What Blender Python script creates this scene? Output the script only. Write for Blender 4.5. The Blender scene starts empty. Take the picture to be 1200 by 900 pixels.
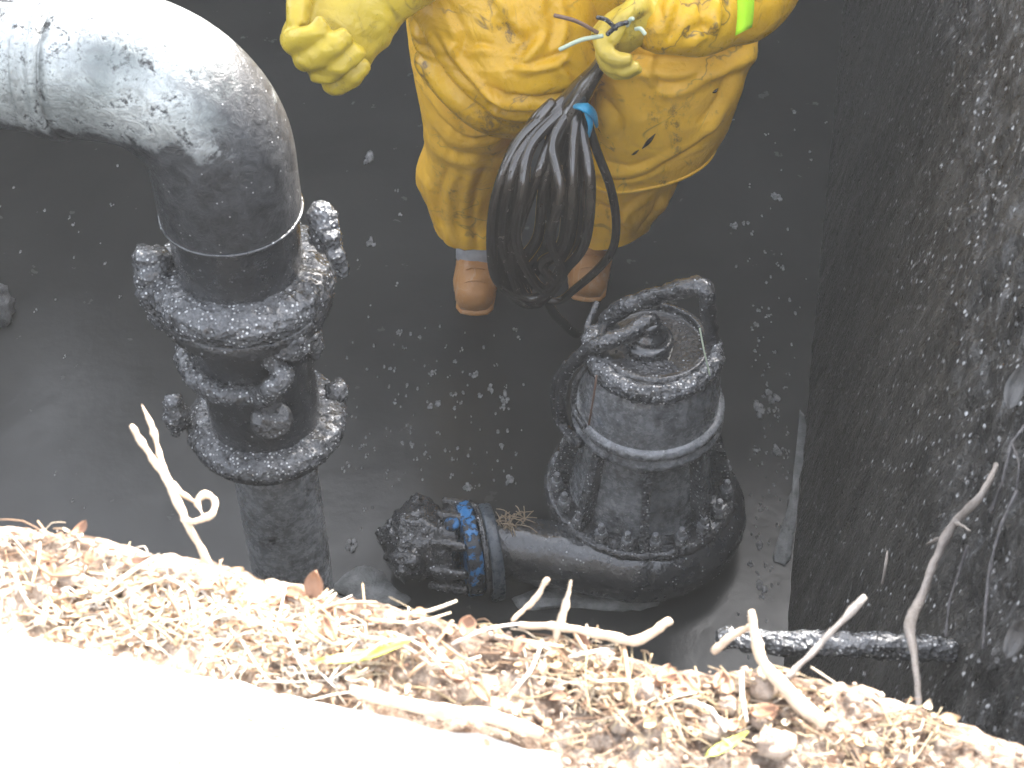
import bpy, math, random
from mathutils import Vector, Matrix, noise
random.seed(7)
C = bpy.context.scene
COL = C.collection

HAZE = 0.0041
# ------------------------------------------------------------------ camera, world, sun, exposure
PITCH = math.radians(46.0); CAM_H = 2.70; FPX = 1800.0
cam_d = bpy.data.cameras.new('camera'); cam = bpy.data.objects.new('camera', cam_d); COL.objects.link(cam)
cam_d.sensor_width = 36.0; cam_d.lens = 54.0; cam_d.clip_start = 0.05; cam_d.clip_end = 2000
cam.location = (0, 0, CAM_H); cam.rotation_euler = (math.pi/2 - PITCH, 0, 0)
cam_d.dof.use_dof = True; cam_d.dof.focus_distance = 3.55; cam_d.dof.aperture_fstop = 10.0
C.camera = cam

SUN_EL = math.radians(36.0); SUN_AZ = math.radians(32.0)
w = bpy.data.worlds.new('World'); C.world = w; w.use_nodes = True
nt = w.node_tree; nt.nodes.clear()
sky = nt.nodes.new('ShaderNodeTexSky'); sky.sky_type = 'NISHITA'; sky.sun_disc = False
sky.sun_elevation = SUN_EL; sky.sun_rotation = SUN_AZ; sky.dust_density = 3.0; sky.air_density = 1.0
bg = nt.nodes.new('ShaderNodeBackground'); bg.inputs[1].default_value = 0.15
wo = nt.nodes.new('ShaderNodeOutputWorld')
hz = nt.nodes.new('ShaderNodeHueSaturation'); hz.inputs['Saturation'].default_value = 0.35      # hazy white sky
nt.links.new(sky.outputs[0], hz.inputs['Color']); nt.links.new(hz.outputs[0], bg.inputs[0]); nt.links.new(bg.outputs[0], wo.inputs[0])
sl = bpy.data.lights.new('sun', 'SUN'); sl.energy = 3.2; sl.angle = math.radians(0.5); sl.color = (1.0, 0.96, 0.91)
sun = bpy.data.objects.new('sun', sl); COL.objects.link(sun)
sdir = Vector((math.sin(SUN_AZ)*math.cos(SUN_EL), math.cos(SUN_AZ)*math.cos(SUN_EL), math.sin(SUN_EL)))
sun.rotation_euler = sdir.to_track_quat('Z', 'Y').to_euler(); sun.location = (3, 5, 8)
C.view_settings.view_transform = 'Standard'; C.view_settings.look = 'None'
C.view_settings.gamma = 1.0; C.view_settings.exposure = 3.0

# ------------------------------------------------------------------ measuring helpers (turn a spot of the place into metres)
CP, SP = math.cos(PITCH), math.sin(PITCH)
def ray(x, y):
    u = (x-600)/FPX; v = (y-450)/FPX
    return Vector((u, CP - v*SP, -(SP + v*CP)))
def P(x, y, z):
    r = ray(x, y); t = (z-CAM_H)/r.z
    return Vector((r.x*t, r.y*t, z))
def PY(x, y, Y):
    r = ray(x, y); t = Y/r.y
    return Vector((r.x*t, Y, CAM_H + r.z*t))
WX, WY, WZ = 0.205, 0.20, 0.18            # right wall plane X = WX + WY*Y + WZ*z
def PW(x, y, off=0.0):
    r = ray(x, y)
    t = (WX - off + WZ*CAM_H)/(r.x - WY*r.y - WZ*r.z)
    return Vector((r.x*t, r.y*t, CAM_H + r.z*t))
def ppm(p):                                # pixels per metre at a point
    return FPX/(p.y*CP + (CAM_H-p.z)*SP)
AZ = math.radians(11.5)
D1 = Vector((math.sin(AZ), math.cos(AZ), 0)); E2 = Vector((math.cos(AZ), -math.sin(AZ), 0)); UP = Vector((0, 0, 1))
def pit(a, e, z): return D1*a + E2*e + UP*z

# ------------------------------------------------------------------ object helpers
def link(name, me, parent=None, loc=None, label=None, cat=None, group=None, kind=None):
    o = bpy.data.objects.new(name, me); COL.objects.link(o)
    if parent is not None: o.parent = parent
    if loc is not None: o.location = loc
    if label: o['label'] = label
    if cat: o['category'] = cat
    if group: o['group'] = group
    if kind: o['kind'] = kind
    return o
def root_of(p):
    while p.parent is not None: p = p.parent
    return p
def mk(name, geo, mat, parent=None, smooth=True, label=None, cat=None, group=None, kind=None, origin=None, cols=None):
    vs, fs = geo
    if parent is not None:
        org = root_of(parent).location.copy()
    elif origin is not None: org = Vector(origin)
    else: org = Vector((0, 0, 0))
    me = bpy.data.meshes.new(name)
    me.from_pydata([tuple(Vector(v)-org) for v in vs], [], fs)
    me.materials.append(mat)
    if smooth: me.polygons.foreach_set('use_smooth', [True]*len(me.polygons))
    if cols is not None:
        at = me.color_attributes.new('tint', 'FLOAT_COLOR', 'POINT')
        for i, c in enumerate(cols): at.data[i].color = (c[0], c[1], c[2], 1)
    me.update()
    return link(name, me, parent, None if parent is not None else org, label, cat, group, kind)
def thing(name, label, cat, loc, group=None):
    o = link(name, None, None, loc, label, cat, group); o.empty_display_size = 0.05
    return o
def join(*gs):
    V, F = [], []
    for vs, fs in gs:
        b = len(V); V += list(vs); F += [tuple(i+b for i in f) for f in fs]
    return V, F
def fbm(p, o=4):
    return noise.fractal(p, 0.9, 2.1, o)
def displace(o, amp, freq, seed=0.0, oct_=4, fn=None):
    me = o.data
    ns = [v.normal.copy() for v in me.vertices]
    for v, n in zip(me.vertices, ns):
        q = (v.co*freq) + Vector((seed, seed*1.7, -seed))
        k = fn(v.co, q) if fn else fbm(q, oct_)
        v.co = v.co + n*(amp*k)
    me.update()
def grid(nu, nv, fn, cu=False, cv=False):
    vs = [fn(i/(nu if cu else nu-1), j/(nv if cv else nv-1)) for i in range(nu) for j in range(nv)]
    fs = []
    for i in range(nu if cu else nu-1):
        for j in range(nv if cv else nv-1):
            a = i*nv+j; b = ((i+1) % nu)*nv+j; c = ((i+1) % nu)*nv+(j+1) % nv; d = i*nv+(j+1) % nv
            fs.append((a, b, c, d))
    return vs, fs
def frame(axis):
    z = Vector(axis).normalized(); h = UP if abs(z.z) < 0.95 else Vector((0, 1, 0))
    x = h.cross(z).normalized(); y = z.cross(x)
    return x, y, z
def lathe(c, axis, prof, n=48, caps=True):
    """prof: (radius, height along axis)"""
    x, y, z = frame(axis); c = Vector(c); vs, fs = [], []
    m = len(prof)
    for r, h in prof:
        for k in range(n):
            a = 2*math.pi*k/n
            vs.append(c + z*h + (x*math.cos(a) + y*math.sin(a))*r)
    for i in range(m-1):
        for k in range(n):
            fs.append((i*n+k, i*n+(k+1) % n, (i+1)*n+(k+1) % n, (i+1)*n+k))
    if caps:
        fs.append(tuple(range(n-1, -1, -1))); fs.append(tuple((m-1)*n+k for k in range(n)))
    return vs, fs
def dense(prof, step):
    out = []
    for (a, b), (c, d) in zip(prof[:-1], prof[1:]):
        k = max(1, int(math.hypot(c-a, d-b)/step))
        out += [(a+(c-a)*i/k, b+(d-b)*i/k) for i in range(k)]
    return out+[prof[-1]]
def cr(pts, per):
    P_ = [2*pts[0]-pts[1]]+list(pts)+[2*pts[-1]-pts[-2]]
    out = []
    for i in range(1, len(P_)-2):
        a, b, c, d = P_[i-1:i+3]
        for k in range(per):
            t = k/per
            out.append(0.5*((2*b)+(c-a)*t+(2*a-5*b+4*c-d)*t*t+(3*b-a-3*c+d)*t**3))
    return out+[P_[-2]]
def tube(pts, rad, n=12, per=6, round_end=True, closed=False, flat=1.0):
    pts = [Vector(p) for p in pts]
    if not isinstance(rad, (list, tuple)): rad = [rad]*len(pts)
    if closed:
        m = len(pts); q = []
        for i in range(m):
            a, b, c, d = pts[i-1], pts[i], pts[(i+1) % m], pts[(i+2) % m]
            for k in range(per):
                t = k/per
                q.append(0.5*((2*b)+(c-a)*t+(2*a-5*b+4*c-d)*t*t+(3*b-a-3*c+d)*t**3))
        rr = [rad[0]]*len(q)
    else:
        q = cr(pts, per); rr = [v.x for v in cr([Vector((r, 0, 0)) for r in rad], per)]
        if round_end:
            t0 = (q[0]-q[1]).normalized(); t1 = (q[-1]-q[-2]).normalized(); r0, r1 = rr[0], rr[-1]
            q = [q[0]+t0*r0*.5*k for k in (1.0, .75)]+q+[q[-1]+t1*r1*.5*k for k in (.75, 1.0)]
            rr = [r0*.25, r0*.75]+rr+[r1*.75, r1*.25]
    m = len(q); vs, fs = [], []
    T = []
    for i in range(m):
        if closed: t = q[(i+1) % m]-q[i-1]
        else: t = q[min(i+1, m-1)]-q[max(i-1, 0)]
        T.append(t.normalized() if t.length > 1e-9 else Vector((0, 0, 1)))
    x, y, _ = frame(T[0])
    for i in range(m):
        x = (x - T[i]*x.dot(T[i])).normalized(); y = T[i].cross(x)
        for k in range(n):
            a = 2*math.pi*k/n
            vs.append(q[i]+(x*math.cos(a)+y*math.sin(a)*flat)*rr[i])
    for i in range(m if closed else m-1):
        j = (i+1) % m
        for k in range(n):
            fs.append((i*n+k, i*n+(k+1) % n, j*n+(k+1) % n, j*n+k))
    if not closed:
        fs.append(tuple(range(n-1, -1, -1))); fs.append(tuple((m-1)*n+k for k in range(n)))
    return vs, fs
def torus(c, axis, R, r, n=120, m=16, a0=0, a1=2*math.pi, flat=1.0):
    x, y, z = frame(axis); c = Vector(c); full = abs(a1-a0-2*math.pi) < 1e-6
    def f(u, v):
        a = a0+(a1-a0)*u; b = 2*math.pi*v; d = x*math.cos(a)+y*math.sin(a)
        return c+d*(R+r*math.cos(b))+z*(r*math.sin(b)*flat)
    vs, fs = grid(n, m, f, full, True)
    if not full:
        fs.append(tuple(range(m-1, -1, -1))); fs.append(tuple((n-1)*m+k for k in range(m)))
    return vs, fs
def box(c, sx, sy, sz, ax=None, bev=0.0):
    c = Vector(c); x, y, z = ax if ax else (Vector((1, 0, 0)), Vector((0, 1, 0)), UP)
    vs = []
    b = bev
    if b <= 0:
        for k in (-1, 1):
            for j in (-1, 1):
                for i in (-1, 1): vs.append(c+x*sx/2*i+y*sy/2*j+z*sz/2*k)
        return vs, [(0, 2, 3, 1), (4, 5, 7, 6), (0, 1, 5, 4), (2, 6, 7, 3), (0, 4, 6, 2), (1, 3, 7, 5)]
    lv = [(-sz/2, b), (-sz/2+b, 0), (sz/2-b, 0), (sz/2, b)]
    for h, ins in lv:
        X, Y = sx/2-ins, sy/2-ins
        q = b if ins == 0 else 0.3*b
        for (px, py) in ((X, -Y+q), (X, Y-q), (X-q, Y), (-X+q, Y), (-X, Y-q), (-X, -Y+q), (-X+q, -Y), (X-q, -Y)):
            vs.append(c+x*px+y*py+z*h)
    fs = [tuple(range(7, -1, -1)), tuple(24+k for k in range(8))]
    for i in range(3):
        for k in range(8): fs.append((i*8+k, i*8+(k+1) % 8, (i+1)*8+(k+1) % 8, (i+1)*8+k))
    return vs, fs
def blob(c, rx, ry, rz, amp=0.15, freq=2.0, seed=0, nu=14, nv=9):
    c = Vector(c)
    vs = [c+Vector((0, 0, -rz))]; fs = []
    for i in range(1, nv):
        th = math.pi*i/nv-math.pi/2
        for k in range(nu):
            a = 2*math.pi*k/nu
            d = Vector((math.cos(th)*math.cos(a), math.cos(th)*math.sin(a), math.sin(th)))
            s = 1+amp*noise.noise(d*freq+Vector((seed, seed*.7, seed*1.3)))
            vs.append(c+Vector((d.x*rx, d.y*ry, d.z*rz))*s)
    vs.append(c+Vector((0, 0, rz))); L = len(vs)-1
    for k in range(nu): fs.append((0, 1+(k+1) % nu, 1+k))
    for i in range(nv-2):
        for k in range(nu):
            a = 1+i*nu+k; b = 1+i*nu+(k+1) % nu
            fs.append((a, b, b+nu, a+nu))
    for k in range(nu): fs.append((L, L-nu+k, L-nu+(k+1) % nu))
    return vs, fs

# ------------------------------------------------------------------ materials
class NT:
    def __init__(s, name):
        s.m = bpy.data.materials.new(name); s.m.use_nodes = True; s.t = s.m.node_tree
        s.b = s.t.nodes['Principled BSDF']; s.tc = s.t.nodes.new('ShaderNodeTexCoord')
    def n(s, typ, **kw):
        o = s.t.nodes.new(typ)
        for k, v in kw.items():
            if isinstance(k, str) and hasattr(o, k): setattr(o, k, v)
        return o
    def l(s, a, b): s.t.links.new(a, b)
    def coord(s, scale=(1, 1, 1)):
        mp = s.n('ShaderNodeMapping'); mp.inputs['Scale'].default_value = scale
        s.l(s.tc.outputs['Object'], mp.inputs[0]); return mp.outputs[0]
    def noise(s, scale, detail=6, rough=.6, dist=0.0, co=None, stretch=(1, 1, 1)):
        o = s.n('ShaderNodeTexNoise'); o.inputs['Scale'].default_value = scale; o.inputs['Detail'].default_value = detail
        o.inputs['Roughness'].default_value = rough; o.inputs['Distortion'].default_value = dist
        s.l(co or s.coord(stretch), o.inputs['Vector']); return o.outputs[0]
    def voro(s, scale, feature='F1', co=None, rnd=1.0):
        o = s.n('ShaderNodeTexVoronoi'); o.feature = feature; o.inputs['Scale'].default_value = scale
        s.l(co or s.coord(), o.inputs['Vector']); return o.outputs['Distance']
    def ramp(s, f, stops):
        o = s.n('ShaderNodeValToRGB'); e = o.color_ramp.elements
        while len(e) < len(stops): e.new(0.5)
        for i, (p, c) in enumerate(stops):
            e[i].position = p; e[i].color = (c[0], c[1], c[2], 1) if isinstance(c, (tuple, list)) else (c, c, c, 1)
        s.l(f, o.inputs[0]); return o.outputs[0]
    def mix(s, f, a, b, mode='MIX'):
        o = s.n('ShaderNodeMix'); o.data_type = 'RGBA'; o.blend_type = mode
        for i, v in ((6, a), (7, b)):
            if isinstance(v, (tuple, list)): o.inputs[i].default_value = (v[0], v[1], v[2], 1)
            else: s.l(v, o.inputs[i])
        if isinstance(f, float): o.inputs[0].default_value = f
        else: s.l(f, o.inputs[0])
        return o.outputs[2]
    def math(s, op, a, b=None, clamp=False):
        o = s.n('ShaderNodeMath'); o.operation = op; o.use_clamp = clamp
        for i, v in ((0, a), (1, b)):
            if v is None: continue
            if isinstance(v, (int, float)): o.inputs[i].default_value = v
            else: s.l(v, o.inputs[i])
        return o.outputs[0]
    def bump(s, *hs):
        prev = None
        for h, st, d in hs:
            o = s.n('ShaderNodeBump'); o.inputs['Strength'].default_value = st; o.inputs['Distance'].default_value = d
            s.l(h, o.inputs['Height'])
            if prev: s.l(prev, o.inputs['Normal'])
            prev = o.outputs[0]
        s.l(prev, s.b.inputs['Normal'])
    def set(s, **kw):
        names = dict(col='Base Color', rough='Roughness', metal='Metallic', spec='Specular IOR Level', coat='Coat Weight', coatr='Coat Roughness', sheen='Sheen Weight')
        for k, v in kw.items():
            i = s.b.inputs[names[k]]
            if isinstance(v, (int, float)): i.default_value = v
            elif isinstance(v, (tuple, list)): i.default_value = (v[0], v[1], v[2], 1)
            else: s.l(v, i)
        return s.m

def sludge(name, c1, c2, glit=1.0, rough=(.2, .5), fs=1.0, stretch=(1, 1, 1), glint_dots=.25, glint_col=(.42, .425, .43)):
    """wet sludge skin; grit = share of pale dots painted in for wet glints"""
    k = NT(name); n1 = k.noise(9*fs, 5, .65, stretch=stretch); n2 = k.noise(70*fs, 4, .7, stretch=stretch)
    v = k.voro(120*fs, co=k.coord(stretch)); n3 = k.noise(190*fs, 3, .7, stretch=stretch)
    gv = k.n('ShaderNodeTexVoronoi'); gv.inputs['Scale'].default_value = 140; k.l(k.coord(), gv.inputs['Vector'])
    gc = k.n('ShaderNodeSeparateColor'); k.l(gv.outputs['Color'], gc.inputs[0])
    thr = k.ramp(n1, [(.38, 1-glint_dots*.5), (.66, 1-glint_dots*1.5)])
    g = k.math('MULTIPLY', k.ramp(gv.outputs['Distance'], [(.20, 1.0), (.36, 0.0)]), k.math('GREATER_THAN', gc.outputs[0], thr))  # pale dots in the colour imitate glints on wet lumps
    g = k.math('MULTIPLY', g, k.ramp(gc.outputs[1], [(.1, .35), (.9, 1.0)]))
    col = k.ramp(k.math('ADD', k.math('MULTIPLY', n1, .6), k.math('MULTIPLY', n2, .4)), [(.36, c1), (.64, c2)])
    k.bump((n1, .5*glit, .02), (n2, .8*glit, .007), (v, .8*glit, .006), (n3, .6*glit, .003), (g, .5, .003))
    return k.set(col=k.mix(g, col, glint_col), rough=k.ramp(n2, [(.3, rough[0]), (.7, rough[1])]), spec=.6, coat=.7, coatr=.07)
M = {}
M['sludge'] = sludge('wet_black_sludge', (.013, .013, .014), (.040, .041, .044), 1.0, (.08, .30), glint_dots=.22)
M['crust'] = sludge('crusted_grey_sludge', (.020, .021, .023), (.13, .134, .142), 1.4, (.08, .28), glint_dots=.62, glint_col=(.72, .725, .73))
M['iron'] = sludge('wet_black_iron', (.013, .0135, .015), (.034, .036, .039), .3, (.10, .32), glint_dots=.07)
M['pump_iron'] = sludge('silt_streaked_iron', (.018, .019, .021), (.30, .31, .325), .45, (.14, .38), .9, glint_dots=.12)

M['boltskin'] = sludge('pale_glint_bolts', (.06, .062, .065), (.30, .305, .315), .6, (.10, .3), glint_dots=.6, glint_col=(.7, .705, .71))  # pale colour and dots stand in for glints on the bolts
k = NT('murky_water')
n1 = k.noise(1.3, 4, .6, .6); n2 = k.noise(14, 4, .6); n3 = k.noise(90, 2)
k.bump((n2, .06, .02), (n3, .02, .004))
M['water'] = k.set(col=k.ramp(n1, [(.3, (.020, .020, .019)), (.72, (.032, .032, .030))]), rough=k.ramp(n2, [(.3, .17), (.7, .28)]), spec=.27)

k = NT('wet_pit_wall')      # dark smooth below the waterline, rough and lighter above
z = k.n('ShaderNodeSeparateXYZ'); k.l(k.tc.outputs['Object'], z.inputs[0])
n1 = k.noise(3, 5, .6); n2 = k.noise(26, 6, .7, stretch=(1, 1, .45)); n3 = k.noise(120, 3, .7, stretch=(1, 1, .5)); v = k.voro(95, co=k.coord((1, 1, .5)))
h = k.math('ADD', z.outputs[2], k.math('MULTIPLY', k.math('SUBTRACT', n1, .5), .5))
up = k.ramp(h, [(.80, 0.0), (.98, 1.0)])
ns = k.noise(22, 5, .65, stretch=(1, 1, .10)); streak = k.ramp(ns, [(.38, .55), (.56, 1.0), (.70, 1.7)])
low = k.ramp(n2, [(.35, (.027, .025, .022)), (.62, (.048, .045, .040)), (.74, (.09, .088, .083))])
hi = k.ramp(n2, [(.38, (.017, .016, .015)), (.56, (.047, .045, .043)), (.70, (.15, .15, .153))])
spv = k.n('ShaderNodeTexVoronoi'); spv.inputs['Scale'].default_value = 75; k.l(k.coord((1, 1, .75)), spv.inputs['Vector'])
spc = k.n('ShaderNodeSeparateColor'); k.l(spv.outputs['Color'], spc.inputs[0])
spk = k.math('MULTIPLY', k.ramp(spv.outputs['Distance'], [(.18, 1.0), (.32, 0.0)]), k.math('GREATER_THAN', spc.outputs[0], k.ramp(h, [(.45, .84), (1.0, .45)])))   # pale specks, more of them higher up
sm = k.math('MULTIPLY', n2, k.ramp(h, [(.6, .25), (1.0, 1.0)]))
k.bump((sm, .8, .018), (n3, .7, .007), (v, .5, .005), (spk, .6, .004))
M['pitwall'] = k.set(col=k.mix(k.math('MULTIPLY', spk, k.ramp(n3, [(.4, .1), (.65, 1.0)])), k.mix(1.0, k.mix(up, low, hi), streak, 'MULTIPLY'), (.55, .55, .56)), rough=k.ramp(n3, [(.3, .2), (.7, .55)]), spec=.5)

def fabric(name, cb, cd, mud, mudamt=.5, rough=.42, spec=.38):
    k = NT(name); n1 = k.noise(5, 4, .55); n2 = k.noise(18, 6, .65, 1.2); n3 = k.noise(60, 5, .7); n4 = k.noise(4.2, 4, .5, 1.1); n5 = k.noise(9, 3, .5)
    n7 = k.noise(16, 6, .7, .5, stretch=(1, 1, .35)); n8 = k.noise(120, 3, .6)
    base = k.ramp(n1, [(.3, cd), (.68, cb)])
    film = k.math('MULTIPLY', k.ramp(n7, [(.46, 0.0), (.72, 1.0)]), mudamt*.38)                  # thin brown film, streaked downwards
    base = k.mix(film, base, (cd[0]*.42, cd[1]*.40, cd[2]*.55))
    ln = k.ramp(k.math('ABSOLUTE', k.math('SUBTRACT', n4, .5)), [(.0, 1.0), (.011, 0.0)])        # thin mud lines
    lm = k.math('MULTIPLY', ln, k.ramp(n5, [(.46, 0.0), (.58, mudamt)]))
    sp = k.math('MULTIPLY', k.ramp(n7, [(.56, 0.0), (.66, 1.0)]), k.ramp(n3, [(.47, 0.0), (.57, mudamt)]))
    dots = k.math('MULTIPLY', k.ramp(n8, [(.68, 0.0), (.74, 1.0)]), k.ramp(n5, [(.45, 0.0), (.6, mudamt)]))
    f = k.math('MAXIMUM', k.math('MAXIMUM', lm, sp), dots)
    n6 = k.noise(13, 3, .5, .8); rid = k.math('ABSOLUTE', k.math('SUBTRACT', n6, .5))
    k.bump((rid, .22, .04), (n2, .16, .010), (n4, .16, .02), (n3, .10, .002))
    return k.set(col=k.mix(f, base, mud), rough=k.ramp(n3, [(.3, rough-.1), (.7, rough+.15)]), spec=spec)
M['coat'] = fabric('yellow_rubber_coat', (.68, .40, .015), (.57, .315, .012), (.09, .055, .025), .9, .30)
M['coat_dull'] = fabric('dull_yellow_coat', (.86, .50, .040), (.72, .40, .032), (.06, .04, .02), .6, .45)
M['trouser'] = fabric('yellow_trouser', (.86, .49, .042), (.72, .395, .034), (.08, .055, .025), .5, .48)
M['glove'] = fabric('yellow_glove', (.52, .39, .035), (.40, .28, .028), (.10, .075, .02), .6, .32)
M['glove_muddy'] = fabric('muddy_yellow_glove', (.62, .46, .05), (.36, .27, .05), (.05, .04, .015), .95, .35)
M['boot'] = fabric('tan_boot', (.52, .27, .095), (.42, .20, .07), (.55, .45, .35), .35, .35)  # pale mark colour paints cream highlight lines on the rubber

def plain(name, c1, c2, sc=12, rough=.5, bs=.2, bd=.004, metal=0.0, spec=.5):
    k = NT(name); n1 = k.noise(sc, 5, .6); n2 = k.noise(sc*7, 4, .65)
    k.bump((n1, bs, bd*2), (n2, bs, bd))
    return k.set(col=k.ramp(n1, [(.3, c1), (.7, c2)]), rough=k.ramp(n2, [(.3, max(.05, rough-.12)), (.7, rough+.12)]), metal=metal, spec=spec)
M['band'] = plain('grey_boot_band', (.25, .25, .26), (.45, .45, .46), 25)
M['lime'] = plain('lime_reflective_tape', (.42, .85, .02), (.52, .92, .04), 20, .4)
M['skin'] = plain('skin', (.28, .15, .09), (.36, .20, .13), 20)
M['cable'] = plain('black_cable_rubber', (.012, .010, .008), (.052, .041, .031), 8, .17, .05, .001, spec=1.0)
k = NT('chipped_blue_paint'); n1 = k.noise(16, 4, .6); n2 = k.noise(70, 4, .7)
ch = k.ramp(k.math('ADD', k.math('MULTIPLY', n1, .7), k.math('MULTIPLY', n2, .3)), [(.485, 0.0), (.515, 1.0)])
k.bump((ch, .5, .003), (n2, .6, .005))
M['blue'] = k.set(col=k.mix(ch, (.014, .016, .02), (.025, .14, .33)), rough=k.ramp(n2, [(.3, .2), (.7, .45)]))
M['bluetie'] = plain('blue_plastic', (.02, .20, .36), (.03, .28, .46), 30, .35)
M['slate'] = plain('slate_grey_flange', (.025, .032, .04), (.055, .068, .082), 12, .3)
M['wire'] = plain('pale_wire', (.30, .36, .27), (.45, .5, .38), 40)
M['darkwire'] = plain('brown_wire', (.09, .05, .035), (.15, .09, .06), 40)
M['scum'] = plain('pale_grey_scum', (.07, .073, .072), (.24, .245, .24), 26, .4, .7, .006)
M['foam'] = plain('grey_foam', (.10, .10, .10), (.42, .42, .41), 90, .16, .9, .006)
M['mudclod'] = plain('wet_mud', (.05, .05, .05), (.14, .14, .14), 30, .35, .8, .01)
M['bark'] = plain('pale_bark', (.19, .165, .145), (.34, .30, .27), 40, .6, .6, .004)
M['wetroot'] = plain('wet_root', (.05, .048, .048), (.14, .13, .135), 40, .4, .8, .004)
M['drystick'] = plain('dry_stick', (.42, .31, .21), (.62, .50, .38), 40, .65, .5, .003)
M['leaf'] = plain('dry_brown_leaf', (.16, .075, .04), (.28, .14, .075), 30, .55, .4, .003)
M['greenleaf'] = plain('yellow_green_leaf', (.35, .38, .06), (.50, .50, .10), 30, .5, .3, .002)
M['clod'] = plain('dry_soil_clod', (.22, .155, .115), (.46, .37, .29), 24, .85, .8, .008)
M['deadleaf'] = plain('grey_wet_leaf', (.05, .05, .05), (.11, .105, .10), 40, .45, .5, .003)
M['grasstuft'] = plain('tan_dead_grass', (.22, .16, .10), (.38, .29, .2), 60, .6, .3, .002)
k = NT('bare_soil'); n0 = k.noise(9, 6, .65); so_ = k.n('ShaderNodeSeparateXYZ'); k.l(k.tc.outputs['Object'], so_.inputs[0])
n1 = k.math('SUBTRACT', n0, k.ramp(k.math('ADD', so_.outputs[0], .5), [(.35, -.03), (.55, .05)]))    # paler soil on the left, humus on the right
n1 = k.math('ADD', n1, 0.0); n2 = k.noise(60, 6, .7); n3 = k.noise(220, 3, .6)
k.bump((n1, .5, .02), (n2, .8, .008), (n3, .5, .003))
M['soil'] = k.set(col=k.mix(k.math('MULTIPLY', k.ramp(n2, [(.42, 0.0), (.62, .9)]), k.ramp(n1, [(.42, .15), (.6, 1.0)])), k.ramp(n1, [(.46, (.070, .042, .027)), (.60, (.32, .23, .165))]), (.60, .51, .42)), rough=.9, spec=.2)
k = NT('pale_concrete'); n1 = k.noise(5, 6, .6); n2 = k.noise(50, 6, .7); n3 = k.noise(250, 3)
st = k.ramp(k.noise(9, 4, .6, .5), [(.54, 0.0), (.66, .9)])
k.bump((n1, .2, .01), (n2, .4, .004), (n3, .3, .0015))
M['concrete'] = k.set(col=k.mix(st, k.ramp(n1, [(.3, (.46, .44, .40)), (.7, (.58, .56, .52))]), (.17, .155, .10)), rough=.85, spec=.3)
M['farwall'] = plain('damp_dark_concrete', (.035, .035, .034), (.08, .08, .078), 3, .7, .4, .02)
k = NT('straw'); a = k.n('ShaderNodeVertexColor'); a.layer_name = 'tint'; n1 = k.noise(90, 3)
M['straw'] = k.set(col=k.mix(k.ramp(n1, [(.35, 0.0), (.75, .35)]), a.outputs[0], (.30, .21, .13)), rough=.7, spec=.3)

# galvanised elbow: bright metal above the old sludge line, black sludge skin below it
k = NT('sludge_stained_galvanised'); s = k.n('ShaderNodeSeparateXYZ'); k.l(k.tc.outputs['Object'], s.inputs[0])
n1 = k.noise(10, 5, .65, .4); n2 = k.noise(34, 6, .75, .6); n3 = k.noise(120, 4, .7); n4 = k.noise(5, 3, .5)
hh = k.math('ADD', s.outputs[2], k.math('ADD', k.math('MULTIPLY', k.math('SUBTRACT', n1, .5), .10), k.math('MULTIPLY', k.math('SUBTRACT', n2, .5), .10)))

M['_galv'] = (k, s, n1, n2, n3, n4, hh)

# ------------------------------------------------------------------ the setting
def water_f(u, v): return pit(-0.6+5.6*u, -3.2+4.6*v, 0)
mk('water', grid(90, 90, lambda u, v: water_f(u, v)+UP*(0.002*fbm(water_f(u, v)*5, 3))), M['water'], kind='structure')

def wall_f(u, v):
    Y = 0.35+4.9*u; zz = -0.15+1.70*v
    return Vector((WX+WY*Y+WZ*zz, Y, zz))
rw = mk('right_pit_wall', grid(330, 150, wall_f), M['pitwall'], kind='structure')
def wall_d(co, q):
    upz = min(1, max(0, (co.z-.78+.10*noise.noise(co*3))/.16))
    s = Vector((co.x*1.0, co.y*1.0, co.z*.45))
    return (.004*fbm(s*22, 4)+upz*(.013+.014*fbm(s*16, 5)+.012*fbm(s*45, 3)))
displace(rw, 1.0, 1.0, 0, fn=wall_d)
# which way the wall's normals point decides the sign of the relief
if rw.data.polygons[0].normal.x > 0:
    rw.data.flip_normals()

# rim of the near bank
RIM = [(-420, 545), (-200, 570), (0, 604), (130, 624), (250, 652), (400, 684), (560, 722), (700, 748), (800, 772), (870, 768), (940, 776), (1050, 812), (1200, 858), (1360, 905), (1600, 975)]
BZ = 1.355
rimc = cr([P(x, y, BZ) for x, y in RIM], 26)
def bank_z(p):
    return .012*fbm(p*7, 4)+.008*fbm(p*24+Vector((3, 1, 9)), 4)+.004*noise.noise(p*75)
def bank_f(u, v):
    i = u*(len(rimc)-1); j = int(min(i, len(rimc)-2)); f = i-j
    c = rimc[j].lerp(rimc[j+1], f)
    c = c+D1*(.010*fbm(c*14, 3))
    if v < .3:                      # drop into the pit
        t = v/.3
        zz = -0.2+(BZ-.02+.2)*t
        return Vector((c.x, c.y, zz))-D1*(.05*(1-t))+D1*(.02*fbm(Vector((c.x*9, 0, zz*9)), 3))*(1-t*.6)
    t = (v-.3)/.7
    b = .9*t**1.6
    p = c-D1*b
    lip = .02*min(1, b/.03)
    p.z = BZ-.02+lip+bank_z(p)
    return p
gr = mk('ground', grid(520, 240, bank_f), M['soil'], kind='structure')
gr.data.materials.append(M['pitwall'])
for pg in gr.data.polygons:
    if pg.center.z < 1.27: pg.material_index = 1
def bank_height(p):
    return BZ+bank_z(p)
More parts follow.
